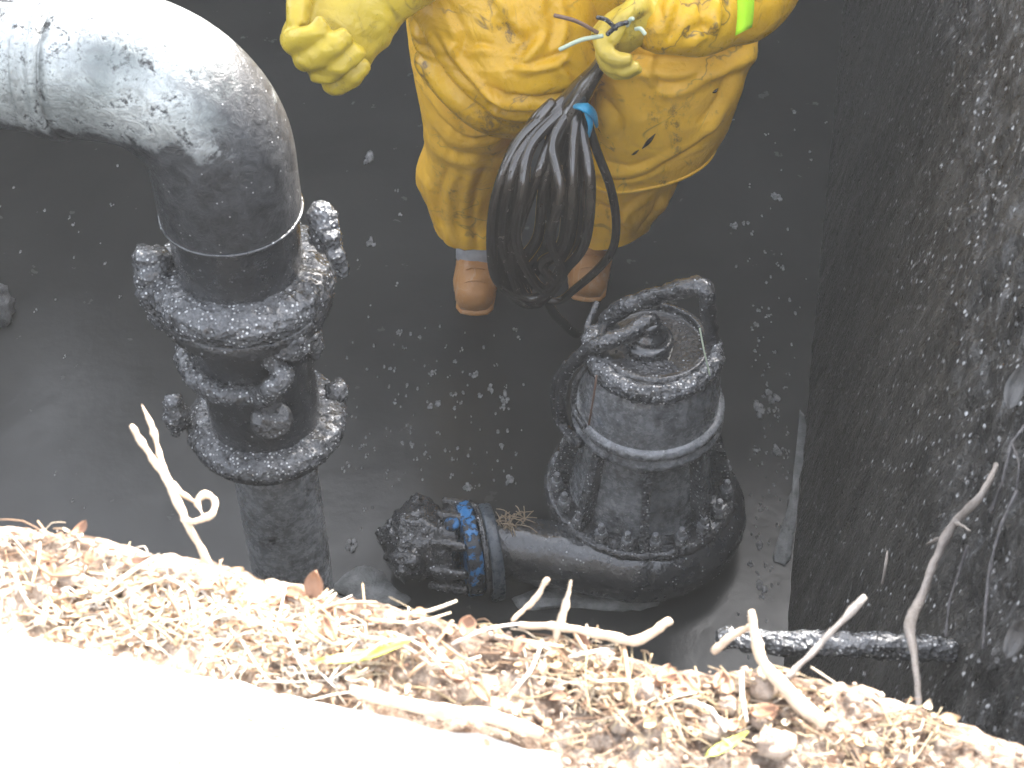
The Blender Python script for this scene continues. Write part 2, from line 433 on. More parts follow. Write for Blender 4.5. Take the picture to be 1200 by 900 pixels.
# ground that carries on round the pit, out to the horizon
G = 1.31
def quad(a0, a1, e0, e1, z, nu=2, nv=2): return grid(nu, nv, lambda u, v: pit(a0+(a1-a0)*u, e0+(e1-e0)*v, z))
mk('surrounding_ground', join(quad(-300, 0.2, -300, 300, G), quad(0.2, 4.75, 0.58, 300, G+.06), quad(0.2, 4.75, -300, -2.55, G), quad(4.75, 300, -300, 300, G)), M['soil'], kind='structure', smooth=False)
mk('left_pit_wall', box(pit(2.4, -2.6, .6), .12, 5.2, 1.5, (E2, D1, UP)), M['farwall'], kind='structure', smooth=False)
mk('far_shade_wall', box(pit(4.9, 0.6, 1.55), 7.5, .3, 3.6, (E2, D1, UP), .02), M['farwall'], kind='structure', smooth=False)  # out of view; built up above ground level to shade the pit

# concrete slab in the near left corner
sa, sb = P(-330, 668, 1.375), P(655, 884, 1.375)
sx = (sb-sa).normalized(); sy = UP.cross(sx)
SLAB_C = sa.lerp(sb, .5)-sy*.55
L = (sb-sa).length
vs, fs = grid(90, 60, lambda u, v: sa+sx*(L*u)-sy*(1.1*v)+sy*(.006*fbm(Vector((u*18, v*9, 0)), 3) if v < .02 else 0))
top = (vs, fs)
vs2, fs2 = grid(90, 4, lambda u, v: sa+sx*(L*u)+sy*(.006*fbm(Vector((u*18, 0, 0)), 3)+.004*(1 if v > 0 else 0))-UP*(.06*v+.003*(v > 0)))
ve, fe = grid(40, 4, lambda u, v: sb-sy*(1.1*u)+sx*(.004*(v > 0))-UP*(.06*v))
mk('concrete_slab', join(top, vs2 and (vs2, fs2), (ve, fe)), M['concrete'], kind='structure')

# ------------------------------------------------------------------ discharge pipe with elbow and couplings
RY = 1.95; RX = -0.2355*RY
def rz(y):                              # height on the riser's axis that is seen at image row y
    r = ray(0, y); return CAM_H+r.z*(RY/r.y)
def bolt_mesh(name, r, h, mat):
    g = lathe((0, 0, 0), (0, 0, 1), [(r*.9, 0), (r, h*.12), (r, h*.8), (r*.8, h)], 6)
    g2 = lathe((0, 0, h*.95), (0, 0, 1), [(r*.52, 0), (r*.5, h*.7), (r*.35, h*.8)], 8)
    vs, fs = join(g, g2); me = bpy.data.meshes.new(name); me.from_pydata([tuple(v) for v in vs], [], fs); me.materials.append(mat); me.update(); return me
def put(me, name, parent, p, axis, spin=0, scale=1.0):
    o = link(name, me, parent); x, y, z = frame(axis)
    m = Matrix((x, y, z)).transposed() @ Matrix.Rotation(spin, 3, 'Z')
    o.rotation_euler = m.to_euler(); o.location = Vector(p)-root_of(parent).location; o.scale = (scale,)*3
    return o

pipe = thing('discharge_pipe', 'large sludge-stained metal pipe elbow on a black riser with bolted couplings', 'pipe', (RX, RY, 0))
ax0 = Vector((RX, RY, 0))
zs = rz(238); R0 = .116
RB = .150; HS = .092; HZ = zs+HS+RB
k, s, n1, n2, n3, n4, hh = M.pop('_galv')
line = HZ-.045
clean = k.ramp(k.math('SUBTRACT', hh, line-.5), [(.485, 0.0), (.515, 1.0)])
xx = k.math('ADD', s.outputs[0], k.math('MULTIPLY', k.math('SUBTRACT', n1, .5), .16))
xx2 = k.math('ADD', xx, k.math('MULTIPLY', k.math('SUBTRACT', n2, .5), .10))
right = k.ramp(k.math('ADD', xx2, .5), [(.475, 1.0), (.535, 0.0)])
fl = k.ramp(k.math('ADD', k.math('MULTIPLY', n2, .6), k.math('MULTIPLY', n3, .4)), [(.40, 0.0), (.49, 1.0)])
pat = k.math('MULTIPLY', clean, k.ramp(k.math('ADD', k.math('MULTIPLY', n1, .55), k.math('MULTIPLY', n2, .45)), [(.54, 0.0), (.57, .9)]))     # smaller silver patches beyond, painted in for highlight streaks
msk = k.math('MAXIMUM', k.math('MULTIPLY', k.math('MULTIPLY', clean, right), fl), pat)
gv = k.n('ShaderNodeTexVoronoi'); gv.inputs['Scale'].default_value = 130; k.l(k.coord(), gv.inputs['Vector'])
gc = k.n('ShaderNodeSeparateColor'); k.l(gv.outputs['Color'], gc.inputs[0])
glint_dots = k.math('MULTIPLY', k.ramp(gv.outputs['Distance'], [(.10, 1.0), (.22, 0.0)]), k.math('GREATER_THAN', gc.outputs[0], .90))  # sparse pale dots, painted like the wet glints on the sludge
dirty = k.mix(glint_dots, k.ramp(n2, [(.36, (.012, .012, .013)), (.66, (.050, .051, .053))]), (.40, .40, .40))
silver = k.mix(k.ramp(n2, [(.45, 0.0), (.62, .6)]), k.ramp(n4, [(.38, (.17, .19, .185)), (.62, (.50, .52, .51))]), (.12, .125, .125))
k.bump((n1, .3, .014), (n2, .5, .007), (n3, .3, .003))
M['galv'] = k.set(col=k.mix(msk, dirty, silver), metal=k.math('MULTIPLY', msk, .65), rough=k.ramp(n3, [(.3, .30), (.7, .52)]), spec=.5)
# elbow sweep
pts = [ax0+UP*(zs-.015), ax0+UP*(zs+.03), ax0+UP*(zs+.065)]
bc = ax0-E2*RB+UP*(zs+HS)
for i in range(9):
    a = math.pi/2*i/8
    pts.append(bc+E2*RB*math.cos(a)+UP*RB*math.sin(a))
elbow_end = pts[-1]-E2*.068
pts.append(elbow_end)
mk('elbow', tube(pts, R0, 64, 5, False), M['galv'], pipe)
hp = mk('horizontal_pipe', tube([elbow_end+E2*.01, elbow_end-E2*.3, elbow_end-E2*1.2], R0*.985, 64, 12, False), M['galv'], pipe)
mk('collar', lathe(elbow_end-E2*.004, -E2, [(R0, 0), (R0+.007, .004), (R0+.007, .012), (R0, .018), (R0, .03), (R0+.004, .034), (R0+.004, .04), (R0, .044)], 72, False), M['galv'], pipe)
for kx in (.42, .82):
    mk('collar', lathe(elbow_end-E2*kx, -E2, [(R0-.004, 0), (R0+.006, .004), (R0+.006, .02), (R0-.004, .026)], 64, False), M['galv'], pipe)
mk('seam_ring', torus(ax0+UP*(zs-.013), UP, R0-.0005, .0035, 120, 8), M['iron'], pipe)
mk('pipe_neck', lathe(ax0, UP, [(R0*.93, rz(345)), (R0*.93, zs-.01)], 64, False), M['iron'], pipe)
# upper clamp
zc = rz(318)
cl = mk('clamp_ring', lathe(ax0+UP*zc, UP, dense([(R0-.01, .022), (R0+.012, .020), (R0+.034, .008), (R0+.043, -.008), (R0+.042, -.026), (R0+.024, -.034), (R0-.01, -.034)], .006), 220, False), M['crust'], pipe); displace(cl, .005, 60, 3)
cl = mk('clamp_ring', lathe(ax0+UP*(zc-.036), UP, dense([(R0-.01, .0), (R0+.030, -.001), (R0+.036, -.010), (R0+.034, -.032), (R0+.018, -.044), (R0-.01, -.046)], .006), 220, False), M['sludge'], pipe); displace(cl, .004, 60, 5)
def lug(name, a, b, r, mat, seed):
    o = mk(name, tube([a, a.lerp(b, .5), b], r, 14, 8), mat, pipe); displace(o, .007, 50, seed); return o
pl = lambda x, y, dy=0: PY(x, y, RY+dy)
lug('clamp_lug', pl(178, 300), pl(182, 345, -.03), [.034, .036, .028], M['crust'], 1)
lug('clamp_lug', pl(375, 245), pl(385, 290, -.02), [.022, .026, .022], M['crust'], 2)
lug('clamp_bolt', pl(172, 338, -.04), pl(190, 382, -.05), [.020, .018, .012], M['crust'], 4)
lug('clamp_bolt', pl(384, 275, -.03), pl(402, 322, -.05), [.018, .016, .012], M['crust'], 6)
# coupling body and lever
mk('coupling_body', lathe(ax0, UP, dense([(R0*.90, rz(350)), (R0*.95, rz(400)), (R0*.86, rz(440)), (R0*.92, rz(490))], .02), 64, False), M['iron'], pipe)
mid = mk('locking_ring', torus(ax0+UP*rz(405), UP, R0+.004, .017, 160, 14, math.radians(30), math.radians(185)), M['crust'], pipe)
# frame(): x,y for UP axis are arbitrary, so build the front arc explicitly
bpy.data.objects.remove(mid)
arc = [ax0+UP*(rz(402)-.012*math.sin(t*math.pi))+(-E2*math.cos(t*math.pi*.80)-D1*math.sin(t*math.pi*.80))*(R0+.006) for t in [i/10 for i in range(9)]]
mid = mk('locking_ring', tube(arc, .019, 16, 8), M['crust'], pipe); displace(mid, .0045, 60, 8)
lv = mk('lever', tube([pl(318, 420, -.11), pl(330, 440, -.13), pl(322, 452, -.14), pl(300, 468, -.13)], [.018, .018, .02, .016], 14, 7), M['crust'], pipe); displace(lv, .007, 45, 3)
kn = mk('lever_pivot', blob(pl(338, 402, -.10), .034, .034, .03, .3, 3, 2, 24, 16), M['crust'], pipe); displace(kn, .006, 45, 2)
mk('inspection_plate', lathe(pl(318, 492, -.11), (pl(318, 492, -.11)-pl(330, 480, 0)+UP*.02).normalized(), [(.036, -.012), (.038, .0), (.032, .006), (.001, .008)], 28), M['sludge'], pipe)
lug('clamp_lug', pl(362, 392, -.03), pl(372, 412, -.04), [.024, .02, .016], M['crust'], 9)
# lower flange and riser
zl = rz(488)
lf = mk('lower_flange', lathe(ax0+UP*zl, UP, dense([(R0-.02, .016), (R0+.008, .014), (R0+.026, .004), (R0+.033, -.008), (R0+.030, -.022), (R0-.01, -.026)], .006), 220, False), M['crust'], pipe); displace(lf, .005, 60, 11)
lf2 = mk('flange_plate', lathe(ax0, UP, [(R0*.7, zl-.045), (R0+.02, zl-.04), (R0+.022, zl-.012), (R0*.8, zl-.004)], 72, False), M['sludge'], pipe)
lug('clamp_lug', pl(393, 452, -.02), pl(398, 466, -.03), [.020, .022, .016], M['crust'], 12)
lug('clamp_lug', pl(204, 470, -.02), pl(207, 505, -.03), [.018, .024, .016], M['crust'], 13)
mk('riser', lathe(ax0, UP, dense([(.082, -.2), (.082, zl-.03)], .05), 64, False), M['pump_iron'], pipe)

# ------------------------------------------------------------------ submersible pump
pc = Vector((.279, 2.163, 0))
pump = thing('submersible_pump', 'black sludge-coated submersible pump with lifting handle standing in the water', 'pump', pc)
def pz(y):
    r = ray(0, y); return CAM_H+r.z*(pc.y/r.y)
# volute: tube that winds round and leaves to the left
vp, vr = [], []
for i in range(19):
    a = math.radians(165-i*(255/18.)); f = i/18
    vp.append(pc+(E2*math.cos(a)+D1*math.sin(a))*(.158+.014*f)+UP*.075); vr.append(.058+.018*f)
front = vp[-1]
for t in (.06, .13, .21, .285):
    vp.append(front-E2*t); vr.append(.074-.012*t)
vo = mk('volute', tube(vp, vr, 36, 6, True), M['iron'], pump); displace(vo, .003, 30, 3)
mk('volute_plate', lathe(pc, UP, [(.195, .02), (.198, .112), (.19, .122), (.05, .13)], 80), M['sludge'], pump)
fl_ = mk('clamp_flange', lathe(pc, UP, dense([(.196, .120), (.208, .126), (.208, .15), (.200, .157), (.13, .159)], .006), 160, False), M['sludge'], pump); displace(fl_, .004, 45, 2)
bm = bolt_mesh('flange_bolt', .0155, .027, M['boltskin'])
for i in range(20):
    a = 2*math.pi*i/20+.1
    put(bm, 'bolt', pump, pc+Vector((math.cos(a), math.sin(a), 0))*.184+UP*.157, UP, i*.7)
mk('motor_base', lathe(pc, UP, dense([(.158, .155), (.152, .19), (.138, .28), (.130, .36)], .012), 80, False), M['pump_iron'], pump)
for i in range(8):
    a = math.radians(-92+45*i); d = Vector((math.cos(a), math.sin(a), 0)); t = Vector((-d.y, d.x, 0))
    g = [pc+d*.11+UP*.36, pc+d*.150+UP*.355, pc+d*.188+UP*.20, pc+d*.198+UP*.160, pc+d*.12+UP*.160]
    vs = [p+t*.009 for p in g]+[p-t*.009 for p in g]
    mk('rib', (vs, [(0, 1, 2, 3, 4), (9, 8, 7, 6, 5)]+[(q, q+5, (q+1) % 5+5, (q+1) % 5) for q in range(5)]), M['crust'], pump, smooth=False)
mk('motor_ring', lathe(pc, UP, dense([(.126, .355), (.150, .362), (.157, .372), (.157, .384), (.151, .390), (.151, .396), (.157, .402), (.156, .414), (.140, .42)], .006), 100, False), M['pump_iron'], pump)
mk('motor_housing', lathe(pc, UP, dense([(.144, .41), (.143, .47), (.132, .52), (.117, .545)], .01), 90, False), M['pump_iron'], pump)
zt = .585
mk('top_cap', lathe(pc, UP, dense([(.116, .535), (.118, .57), (.112, zt), (.100, zt+.004), (.098, zt-.012), (.05, zt-.012), (.001, zt-.012)], .008), 90, False), M['sludge'], pump)
# crusted collar runs round the front of the cap
arc = [pc+UP*(.560+.012*abs(t-.5))+(-E2*math.cos(t*math.pi*1.16-.20)-D1*math.sin(t*math.pi*1.16-.20))*.122 for t in [i/12 for i in range(13)]]
co = mk('crusted_collar', tube(arc, [.017]+[.021]*11+[.017], 20, 12), M['crust'], pump); displace(co, .006, 60, 4)
mk('cable_gland', lathe(pc+UP*(zt-.012)-E2*.012, UP, dense([(.052, 0), (.050, .016), (.038, .02), (.036, .034), (.026, .038), (.024, .06), (.012, .064)], .006), 40), M['iron'], pump)
# bail handle
q = lambda x, y, dy=0: PY(x, y, pc.y+dy)
hd = mk('handle', tube([q(838, 425, 0), q(834, 395, .0), q(829, 355, 0), q(822, 337, .02), q(800, 338, .03), q(755, 352, .05), q(722, 366, .06), q(706, 385, .06), q(700, 412, .05)],
        [.014, .014, .016, .021, .019, .019, .018, .016, .014], 16, 8), M['sludge'], pump); displace(hd, .005, 40, 7)
g = pc+UP*(zt+.05)-E2*.012
cb = mk('power_cable', tube([g-UP*.02, g, q(735, 392, -.02), q(712, 400, -.03), q(690, 410, -.03), q(668, 430, -.02), q(657, 462, -.01), q(662, 500, -.02), q(680, 520, -.1)], [.017, .017, .018, .018, .016, .013, .012, .012, .010], 14, 8), M['sludge'], pump); displace(cb, .003, 50, 9)
for i, pts in enumerate(([(664, 425, 0), (650, 450, 0), (652, 490, 0), (672, 520, -.08)], [(690, 425, -.02), (676, 446, -.04), (672, 476, -.05), (684, 500, -.1)], [(700, 355, .1), (688, 385, .05), (694, 408, 0), (668, 428, -.02)])):
    mk('cable_strand', tube([q(*p) for p in pts], .007, 10, 8), M['sludge'], pump)
mk('sensor_wire', tube([q(820, 385, -.08), q(826, 415, -.1), q(832, 440, -.11)], .0018, 6, 6), M['wire'], pump)
mk('sensor_wire', tube([q(699, 440, -.1), q(696, 462, -.12), q(690, 498, -.13)], .002, 6, 6), M['darkwire'], pump)
# discharge flange and hose coupling
fo = front-E2*.292-D1*.02
FX = Vector((-.97, -.2, .0)).normalized()
mk('discharge_flange', lathe(fo, FX, [(.05, -.014), (.104, -.012), (.106, -.008), (.106, .010), (.104, .013), (.06, .014)], 64), M['slate'], pump)
mk('gasket', lathe(fo-E2*.02, FX, [(.06, -.008), (.098, -.006), (.098, .006), (.06, .008)], 48), M['sludge'], pump)
bf = mk('blue_flange', lathe(fo-E2*.048, FX, dense([(.055, -.018), (.100, -.016), (.103, -.012), (.103, .012), (.100, .016), (.055, .018)], .006), 96), M['blue'], pump, label='chipped blue painted flange'); displace(bf, .002, 40, 1)
cp = mk('hose_coupling', lathe(fo-E2*.075, -E2, dense([(.082, -.01), (.088, .02), (.076, .04), (.085, .07), (.080, .11), (.062, .14), (.03, .15), (.001, .152)], .006), 80), M['sludge'], pump); displace(cp, .010, 24, 6)
xe, ye, ze = frame(-E2)
for i in range(9):
    a = 2*math.pi*i/9+.25; d = xe*math.cos(a)+ye*math.sin(a)
    o = mk('coupling_bolt', tube([fo-E2*.035+d*.088, fo-E2*.075+d*.090, fo-E2*.115+d*.091], [.011, .013, .010], 10, 5), M['sludge'], pump); displace(o, .004, 60, i)
for i, (x, y, r) in enumerate(((492, 598, .030), (462, 628, .034), (478, 660, .036))):
    o = mk('coupling_lug', blob(P(x, y, .10), r, r, r*1.1, .4, 2.5, i*3, 22, 14), M['sludge'], pump); displace(o, .008, 45, i)
bt = mk('blue_cap', lathe(fo-E2*.080+UP*.086-D1*.01, (UP-D1*.5).normalized(), [(.016, 0), (.016, .012), (.01, .015)], 12), M['blue'], pump)
# dead grass caught on the discharge
tl = P(600, 612, .15)
tg = []
for i in range(46):
    a = random.uniform(0, 6.28); l = random.uniform(.015, .05)
    b = tl+Vector((random.uniform(-.03, .03), random.uniform(-.018, .018), random.uniform(-.006, .006)))
    e = b+Vector((math.cos(a)*l, math.sin(a)*l*.7, random.uniform(-.01, .018)))
    tg.append(tube([b, b.lerp(e, .5)+UP*random.uniform(0, .008), e], .0011, 4, 2, False))
mk('dead_grass_tuft', join(*tg), M['grasstuft'], label='small tan tuft of dead grass caught above the pump outlet', cat='grass tuft', origin=tl)

# ------------------------------------------------------------------ worker
person = thing('person', 'worker in muddy yellow waterproof coat and trousers holding coiled black cables', 'person', (.12, 2.92, 0))
def row_loft(rows, n=72, per=10, expo=2.0, cap=True):
    """rows: (image row, left, right, Y of the axis, depth radius, tilt) -> rings of real size"""
    R = []
    for (y, xl, xr, Y, ry, tl_) in rows:
        c = PY((xl+xr)/2, y, Y); R.append((c, (xr-xl)/2/ppm(c), ry, tl_))
    def sm(vals): return [v.x for v in cr([Vector((v, 0, 0)) for v in vals], per)]
    cs = cr([r[0] for r in R], per); rx = sm([r[1] for r in R]); ry = sm([r[2] for r in R]); tt = sm([r[3] for r in R])
    m = len(cs); vs, fs = [], []
    for i in range(m):
        for k in range(n):
            a = 2*math.pi*k/n
            ca, sa_ = math.cos(a), math.sin(a)
            X = math.copysign(abs(ca)**(2/expo), ca)*rx[i]; Yy = math.copysign(abs(sa_)**(2/expo), sa_)*ry[i]
            vs.append(cs[i]+Vector((X, Yy, tt[i]*X)))
    for i in range(m-1):
        for k in range(n):
            fs.append((i*n+k, (i+1)*n+k, (i+1)*n+(k+1) % n, i*n+(k+1) % n))
    if cap:
        fs.append(tuple(k for k in range(n))); fs.append(tuple((m-1)*n+k for k in range(n-1, -1, -1)))
    return vs, fs
def folds(o, amp, seed, dirv=(1, 1, .45), freq=9, fine=.35):
    """crumpled waterproof cloth: flat facets that meet in sharp creases"""
    rg = random.Random(seed); dv = Vector(dirv); ws = []
    for f, a_ in ((.55, 1.0), (.8, .8), (1.3, .5), (2.1, .32*fine/.35), (3.4, .2*fine/.35), (5.2, .11*fine/.35)):
        d = Vector((rg.gauss(0, 1), rg.gauss(0, 1), rg.gauss(0, 1))).normalized(); ws.append((d*(freq*f), rg.uniform(0, 9), a_))
    def fn(co, q):
        p = Vector((co.x*dv.x, co.y*dv.y, co.z*dv.z))
        wv = noise.noise_vector(p*5+Vector((seed, 1, 2)))*.10+noise.noise_vector(p*11+Vector((seed, 5, 2)))*.035
        p = p+wv; t = 0
        for d, ph, a_ in ws:
            m_ = .35+.9*abs(noise.noise(co*3.5+Vector((ph, 0, ph))))*1.6
            t += a_*m_*(abs(((p.dot(d)+ph) % 2)-1)-.5)
        return t
    displace(o, amp, 1.0, fn=fn)
def creases(o, lines):
    """long pressed-in folds: a sharp valley with a raised lip on one side; lines are given as they run over the cloth"""
    me = o.data; off = root_of(o).location
    ns = [v.normal.copy() for v in me.vertices]
    pr = []
    for v in me.vertices:
        c = v.co+off; d = c-Vector((0, 0, CAM_H)); dep = d.y*CP-d.z*SP
        pr.append((600+FPX*d.x/dep, 450+FPX*(-d.y*SP-d.z*CP)/dep))
    add = [0.0]*len(ns)
    for pts, A, wd, side in lines:
        P2 = [(p.x, p.y) for p in cr([Vector((x, y, 0)) for x, y in pts], 4)]
        n_ = len(P2)-1
        x0, x1 = min(p[0] for p in P2)-5*wd, max(p[0] for p in P2)+5*wd
        y0, y1 = min(p[1] for p in P2)-5*wd, max(p[1] for p in P2)+5*wd
        for i, (x, y) in enumerate(pr):
            if not (x0 < x < x1 and y0 < y < y1) or ns[i].y > .25: continue
            best = 1e9; sg = 1; tt = 0
            for k in range(n_):
                ax, ay = P2[k]; bx, by = P2[k+1]; ux, uy = bx-ax, by-ay; L2 = ux*ux+uy*uy+1e-9
                t = max(0, min(1, ((x-ax)*ux+(y-ay)*uy)/L2)); dx, dy = x-ax-ux*t, y-ay-uy*t
                d = dx*dx+dy*dy
                if d < best: best = d; sg = 1 if ux*dy-uy*dx > 0 else -1; tt = (k+t)/n_
            d = math.sqrt(best)*sg*side/wd
            fade = min(1, 5*tt, 5*(1-tt))
            h = -math.exp(-abs(d)*1.6)+(1.0*math.exp(-((d-1.9)/1.1)**2) if d > 0 else 0)
            add[i] += A*fade*h
    for v, n, a in zip(me.vertices, ns, add): v.co = v.co+n*a
    me.update()
# body (one continuous skin), mostly inside the clothes
bv = [(.13, 2.98, .92), (.13, 2.95, 1.12), (.13, 2.86, 1.34), (.13, 2.80, 1.44), (.13, 2.76, 1.53), (.13, 2.73, 1.63),
      (-.05, 2.86, 1.36), (-.27, 2.86, 1.16), (-.32, 2.72, 1.02),
      (.31, 2.86, 1.36), (.47, 2.80, 1.14), (.28, 2.62, 1.06),
      (.03, 2.98, .88), (-.07, 2.96, .48), (-.11, 2.99, .10), (.23, 2.98, .88), (.30, 2.97, .48), (.22, 3.02, .10)]
be = [(0, 1), (1, 2), (2, 3), (3, 4), (4, 5), (2, 6), (6, 7), (7, 8), (2, 9), (9, 10), (10, 11), (0, 12), (12, 13), (13, 14), (0, 15), (15, 16), (16, 17)]
br = [.15, .14, .15, .06, .085, .07, .07, .05, .035, .07, .05, .035, .09, .06, .045, .09, .06, .045]
me = bpy.data.meshes.new('body'); me.from_pydata([tuple(Vector(v)-person.location) for v in bv], be, []); me.materials.append(M['skin'])
body = link('body', me, person)
md = body.modifiers.new('skin', 'SKIN')
for i, r in enumerate(br): me.skin_vertices[0].data[i].radius = (r, r)
me.skin_vertices[0].data[0].use_root = True
sb_ = body.modifiers.new('sub', 'SUBSURF'); sb_.levels = 1; sb_.render_levels = 2
# head details and hood
hc = Vector((.13, 2.73, 1.60))
mk('nose', blob(hc+Vector((0, -.10, -.005)), .014, .02, .024, .1), M['skin'], person)
for sx_ in (-1, 1): mk('eye', blob(hc+Vector((sx_*.032, -.085, .025)), .011, .008, .008, 0), M['darkwire'], person)
mk('mouth', blob(hc+Vector((0, -.088, -.05)), .024, .006, .007, 0), M['darkwire'], person)
hood = mk('hood', grid(26, 20, lambda u, v: hc+Vector((math.sin(.25+2.7*v)*math.sin((u-.5)*4.4)*.125, .02+math.sin(.25+2.7*v)*math.cos((u-.5)*4.4)*.13, math.cos(.25+2.7*v)*.16+.01))), M['coat'], person)
so = hood.modifiers.new('thick', 'SOLIDIFY'); so.thickness = .006
# trousers: two legs
lt = mk('trouser_leg', row_loft([(-10, 478, 640, 2.92, .15, 0), (60, 481, 640, 2.88, .16, 0), (120, 491, 622, 2.88, .15, 0), (165, 496, 604, 2.91, .12, -.05), (200, 489, 598, 2.93, .105, -.1), (230, 494, 592, 2.94, .10, -.18), (252, 501, 590, 2.93, .098, -.24), (263, 504, 589, 2.93, .097, -.26)], 130, 18), M['trouser'], person)
folds(lt, .013, 2.0, (1.2, 1.2, .6), 12, .22)
creases(lt, [([(492, 105), (515, 140), (555, 165), (618, 145)], .010, 5, -1), ([(500, 142), (530, 178), (600, 186)], .006, 5, 1), ([(528, 190), (514, 235), (520, 296)], .007, 6, -1), ([(572, 185), (556, 240), (562, 300)], .007, 6, 1), ([(490, 205), (500, 250), (514, 282)], .006, 4, -1)])
rt = mk('trouser_leg', row_loft([(60, 680, 840, 3.0, .13, 0), (150, 676, 812, 2.98, .13, 0), (195, 674, 800, 2.97, .12, .05), (222, 674, 790, 2.96, .115, .1), (245, 674, 770, 2.96, .105, .2), (254, 675, 763, 2.96, .10, .28), (262, 676, 757, 2.96, .10, .32)], 130, 18), M['trouser'], person)
folds(rt, .013, 5.0, (1.2, 1.2, .6), 12, .22)
creases(rt, [([(718, 262), (735, 240), (765, 222)], .007, 4, 1), ([(690, 235), (720, 250), (735, 282)], .007, 4, -1), ([(745, 275), (765, 250), (775, 225)], .007, 4, 1)])
# coat: torso, left and right skirts
tr = mk('coat_body', row_loft([(-420, 470, 860, 2.84, .16, 0), (-330, 430, 900, 2.86, .18, 0), (-180, 470, 890, 2.92, .19, 0), (-60, 482, 885, 2.96, .2, 0), (20, 500, 870, 2.98, .2, 0)], 96, 14), M['coat'], person)
folds(tr, .016, 1.0)
ls_ = mk('coat_front', row_loft([(-90, 494, 694, 2.88, .13, 0), (-20, 480, 700, 2.84, .155, 0), (30, 484, 704, 2.81, .165, 0), (66, 498, 706, 2.79, .16, .08), (98, 526, 694, 2.78, .135, .14), (122, 556, 676, 2.78, .105, .2), (136, 582, 656, 2.78, .075, .22), (142, 600, 640, 2.78, .045, .22)], 170, 22, 2.5), M['coat'], person, label='muddy bulging front flap of the coat')
folds(ls_, .015, 9.0, (1.0, 1, .9), 12, .35)
creases(ls_, [([(482, 15), (500, 62), (540, 112), (592, 152)], .016, 6, 1), ([(505, 35), (535, 82), (572, 118), (605, 140)], .010, 4, -1), ([(555, 92), (585, 108), (620, 116), (660, 112), (692, 98)], .014, 5, 1), ([(570, 122), (610, 130), (650, 126)], .010, 4, 1),
              ([(596, 82), (610, 60), (632, 32)], .015, 6, 1), ([(600, 78), (598, 96), (603, 112)], .010, 4, 1), ([(572, -5), (588, 25), (612, 52)], .011, 6, -1), ([(602, 76), (635, 70), (668, 58)], .010, 5, 1), ([(525, 5), (545, 40), (535, 75)], .008, 6, 1),
              ([(640, 0), (650, 30), (640, 62)], .010, 6, -1), ([(545, 60), (562, 50), (580, 55)], .006, 4, 1), ([(655, 70), (672, 85), (676, 105)], .008, 5, 1)])
rs_ = mk('coat_skirt', row_loft([(-60, 690, 893, 2.92, .17, 0), (0, 688, 892, 2.90, .18, 0), (60, 686, 878, 2.88, .18, .05), (105, 684, 866, 2.87, .165, .15), (140, 684, 856, 2.87, .15, .22), (164, 685, 844, 2.87, .14, .27), (176, 686, 836, 2.87, .135, .29)], 150, 22, 2.3), M['coat_dull'], person)
ring = [v.co.copy() for v in rs_.data.vertices][-150:]
folds(rs_, .012, 4.0, (1, 1, .9), 10, .2)
creases(rs_, [([(690, 78), (735, 66), (800, 72), (860, 58), (885, 40)], .014, 8, 1), ([(768, 92), (790, 98), (828, 78), (850, 62)], .010, 6, 1), ([(694, 206), (740, 209), (792, 186), (835, 156), (858, 112)], .007, 4, -1), ([(690, 182), (735, 196), (775, 182)], .008, 7, 1), ([(855, 80), (840, 120), (815, 150)], .010, 7, -1), ([(702, 110), (725, 140), (720, 172)], .008, 7, 1), ([(775, 60), (768, 84), (776, 100)], .007, 4, 1)])
hem_pts = [v.co+rs_.location+person.location for v in rs_.data.vertices][-150:]
mk('skirt_hem', tube(hem_pts[::3], .0045, 8, 2, closed=True), M['coat_dull'], person)
for a_, b_, w_ in (((768, 156), (754, 174), .005), ((748, 176), (741, 181), .003), ((841, 103), (834, 109), .004), ((700, 150), (712, 162), .003)):
    m0, m1 = PY(*a_, 2.70), PY(*b_, 2.70)
    best = [min((v.co+person.location for v in rs_.data.vertices), key=lambda c: (c-m).cross((m-Vector((0, 0, CAM_H))).normalized()).length+(.5 if c.y > 2.88 else 0)) for m in (m0, m1)]
    mk('tear', tube([best[0], best[0].lerp(best[1], .5)-D1*.002, best[1]], [.001, w_, .001], 8, 6), M['cable'], person)
# sleeves
sv = lambda x, y, Y: PY(x, y, Y)
sl_ = mk('sleeve', tube([Vector((.31, 2.88, 1.38)), Vector((.45, 2.84, 1.22)), sv(880, -30, 2.72), sv(835, 8, 2.64), sv(790, 22, 2.60), sv(762, 30, 2.58)], [.09, .095, .105, .088, .075, .06], 60, 14), M['coat'], person)
folds(sl_, .012, 3.0, (1.5, 1, 1), 9, .2)
creases(sl_, [([(802, -8), (792, 22), (782, 52)], .012, 6, 1), ([(826, -8), (822, 20), (832, 46)], .011, 6, -1), ([(848, -8), (850, 18), (842, 42)], .011, 5, 1), ([(772, 4), (778, 28), (770, 50)], .010, 5, 1), ([(800, 52), (812, 36), (835, 30)], .009, 5, 1)])
sr_ = mk('sleeve', tube([Vector((-.05, 2.88, 1.38)), Vector((-.20, 2.87, 1.22)), Vector((-.29, 2.80, 1.12)), sv(445, -70, 2.70), sv(440, -42, 2.68)], [.09, .09, .08, .07, .06], 60, 14), M['coat'], person)
folds(sr_, .012, 6.0, (1, 1, 1), 8)
a_, b_ = sv(868, -20, 2.60), sv(876, 14, 2.62)
mk('reflective_tape', grid(12, 6, lambda u, v: sv(861+20*v+3*math.sin(u*3), -24+66*u-10*(v), 2.52-.012*math.sin(v*3.1))), M['lime'], person).modifiers.new('thick', 'SOLIDIFY').thickness = .003
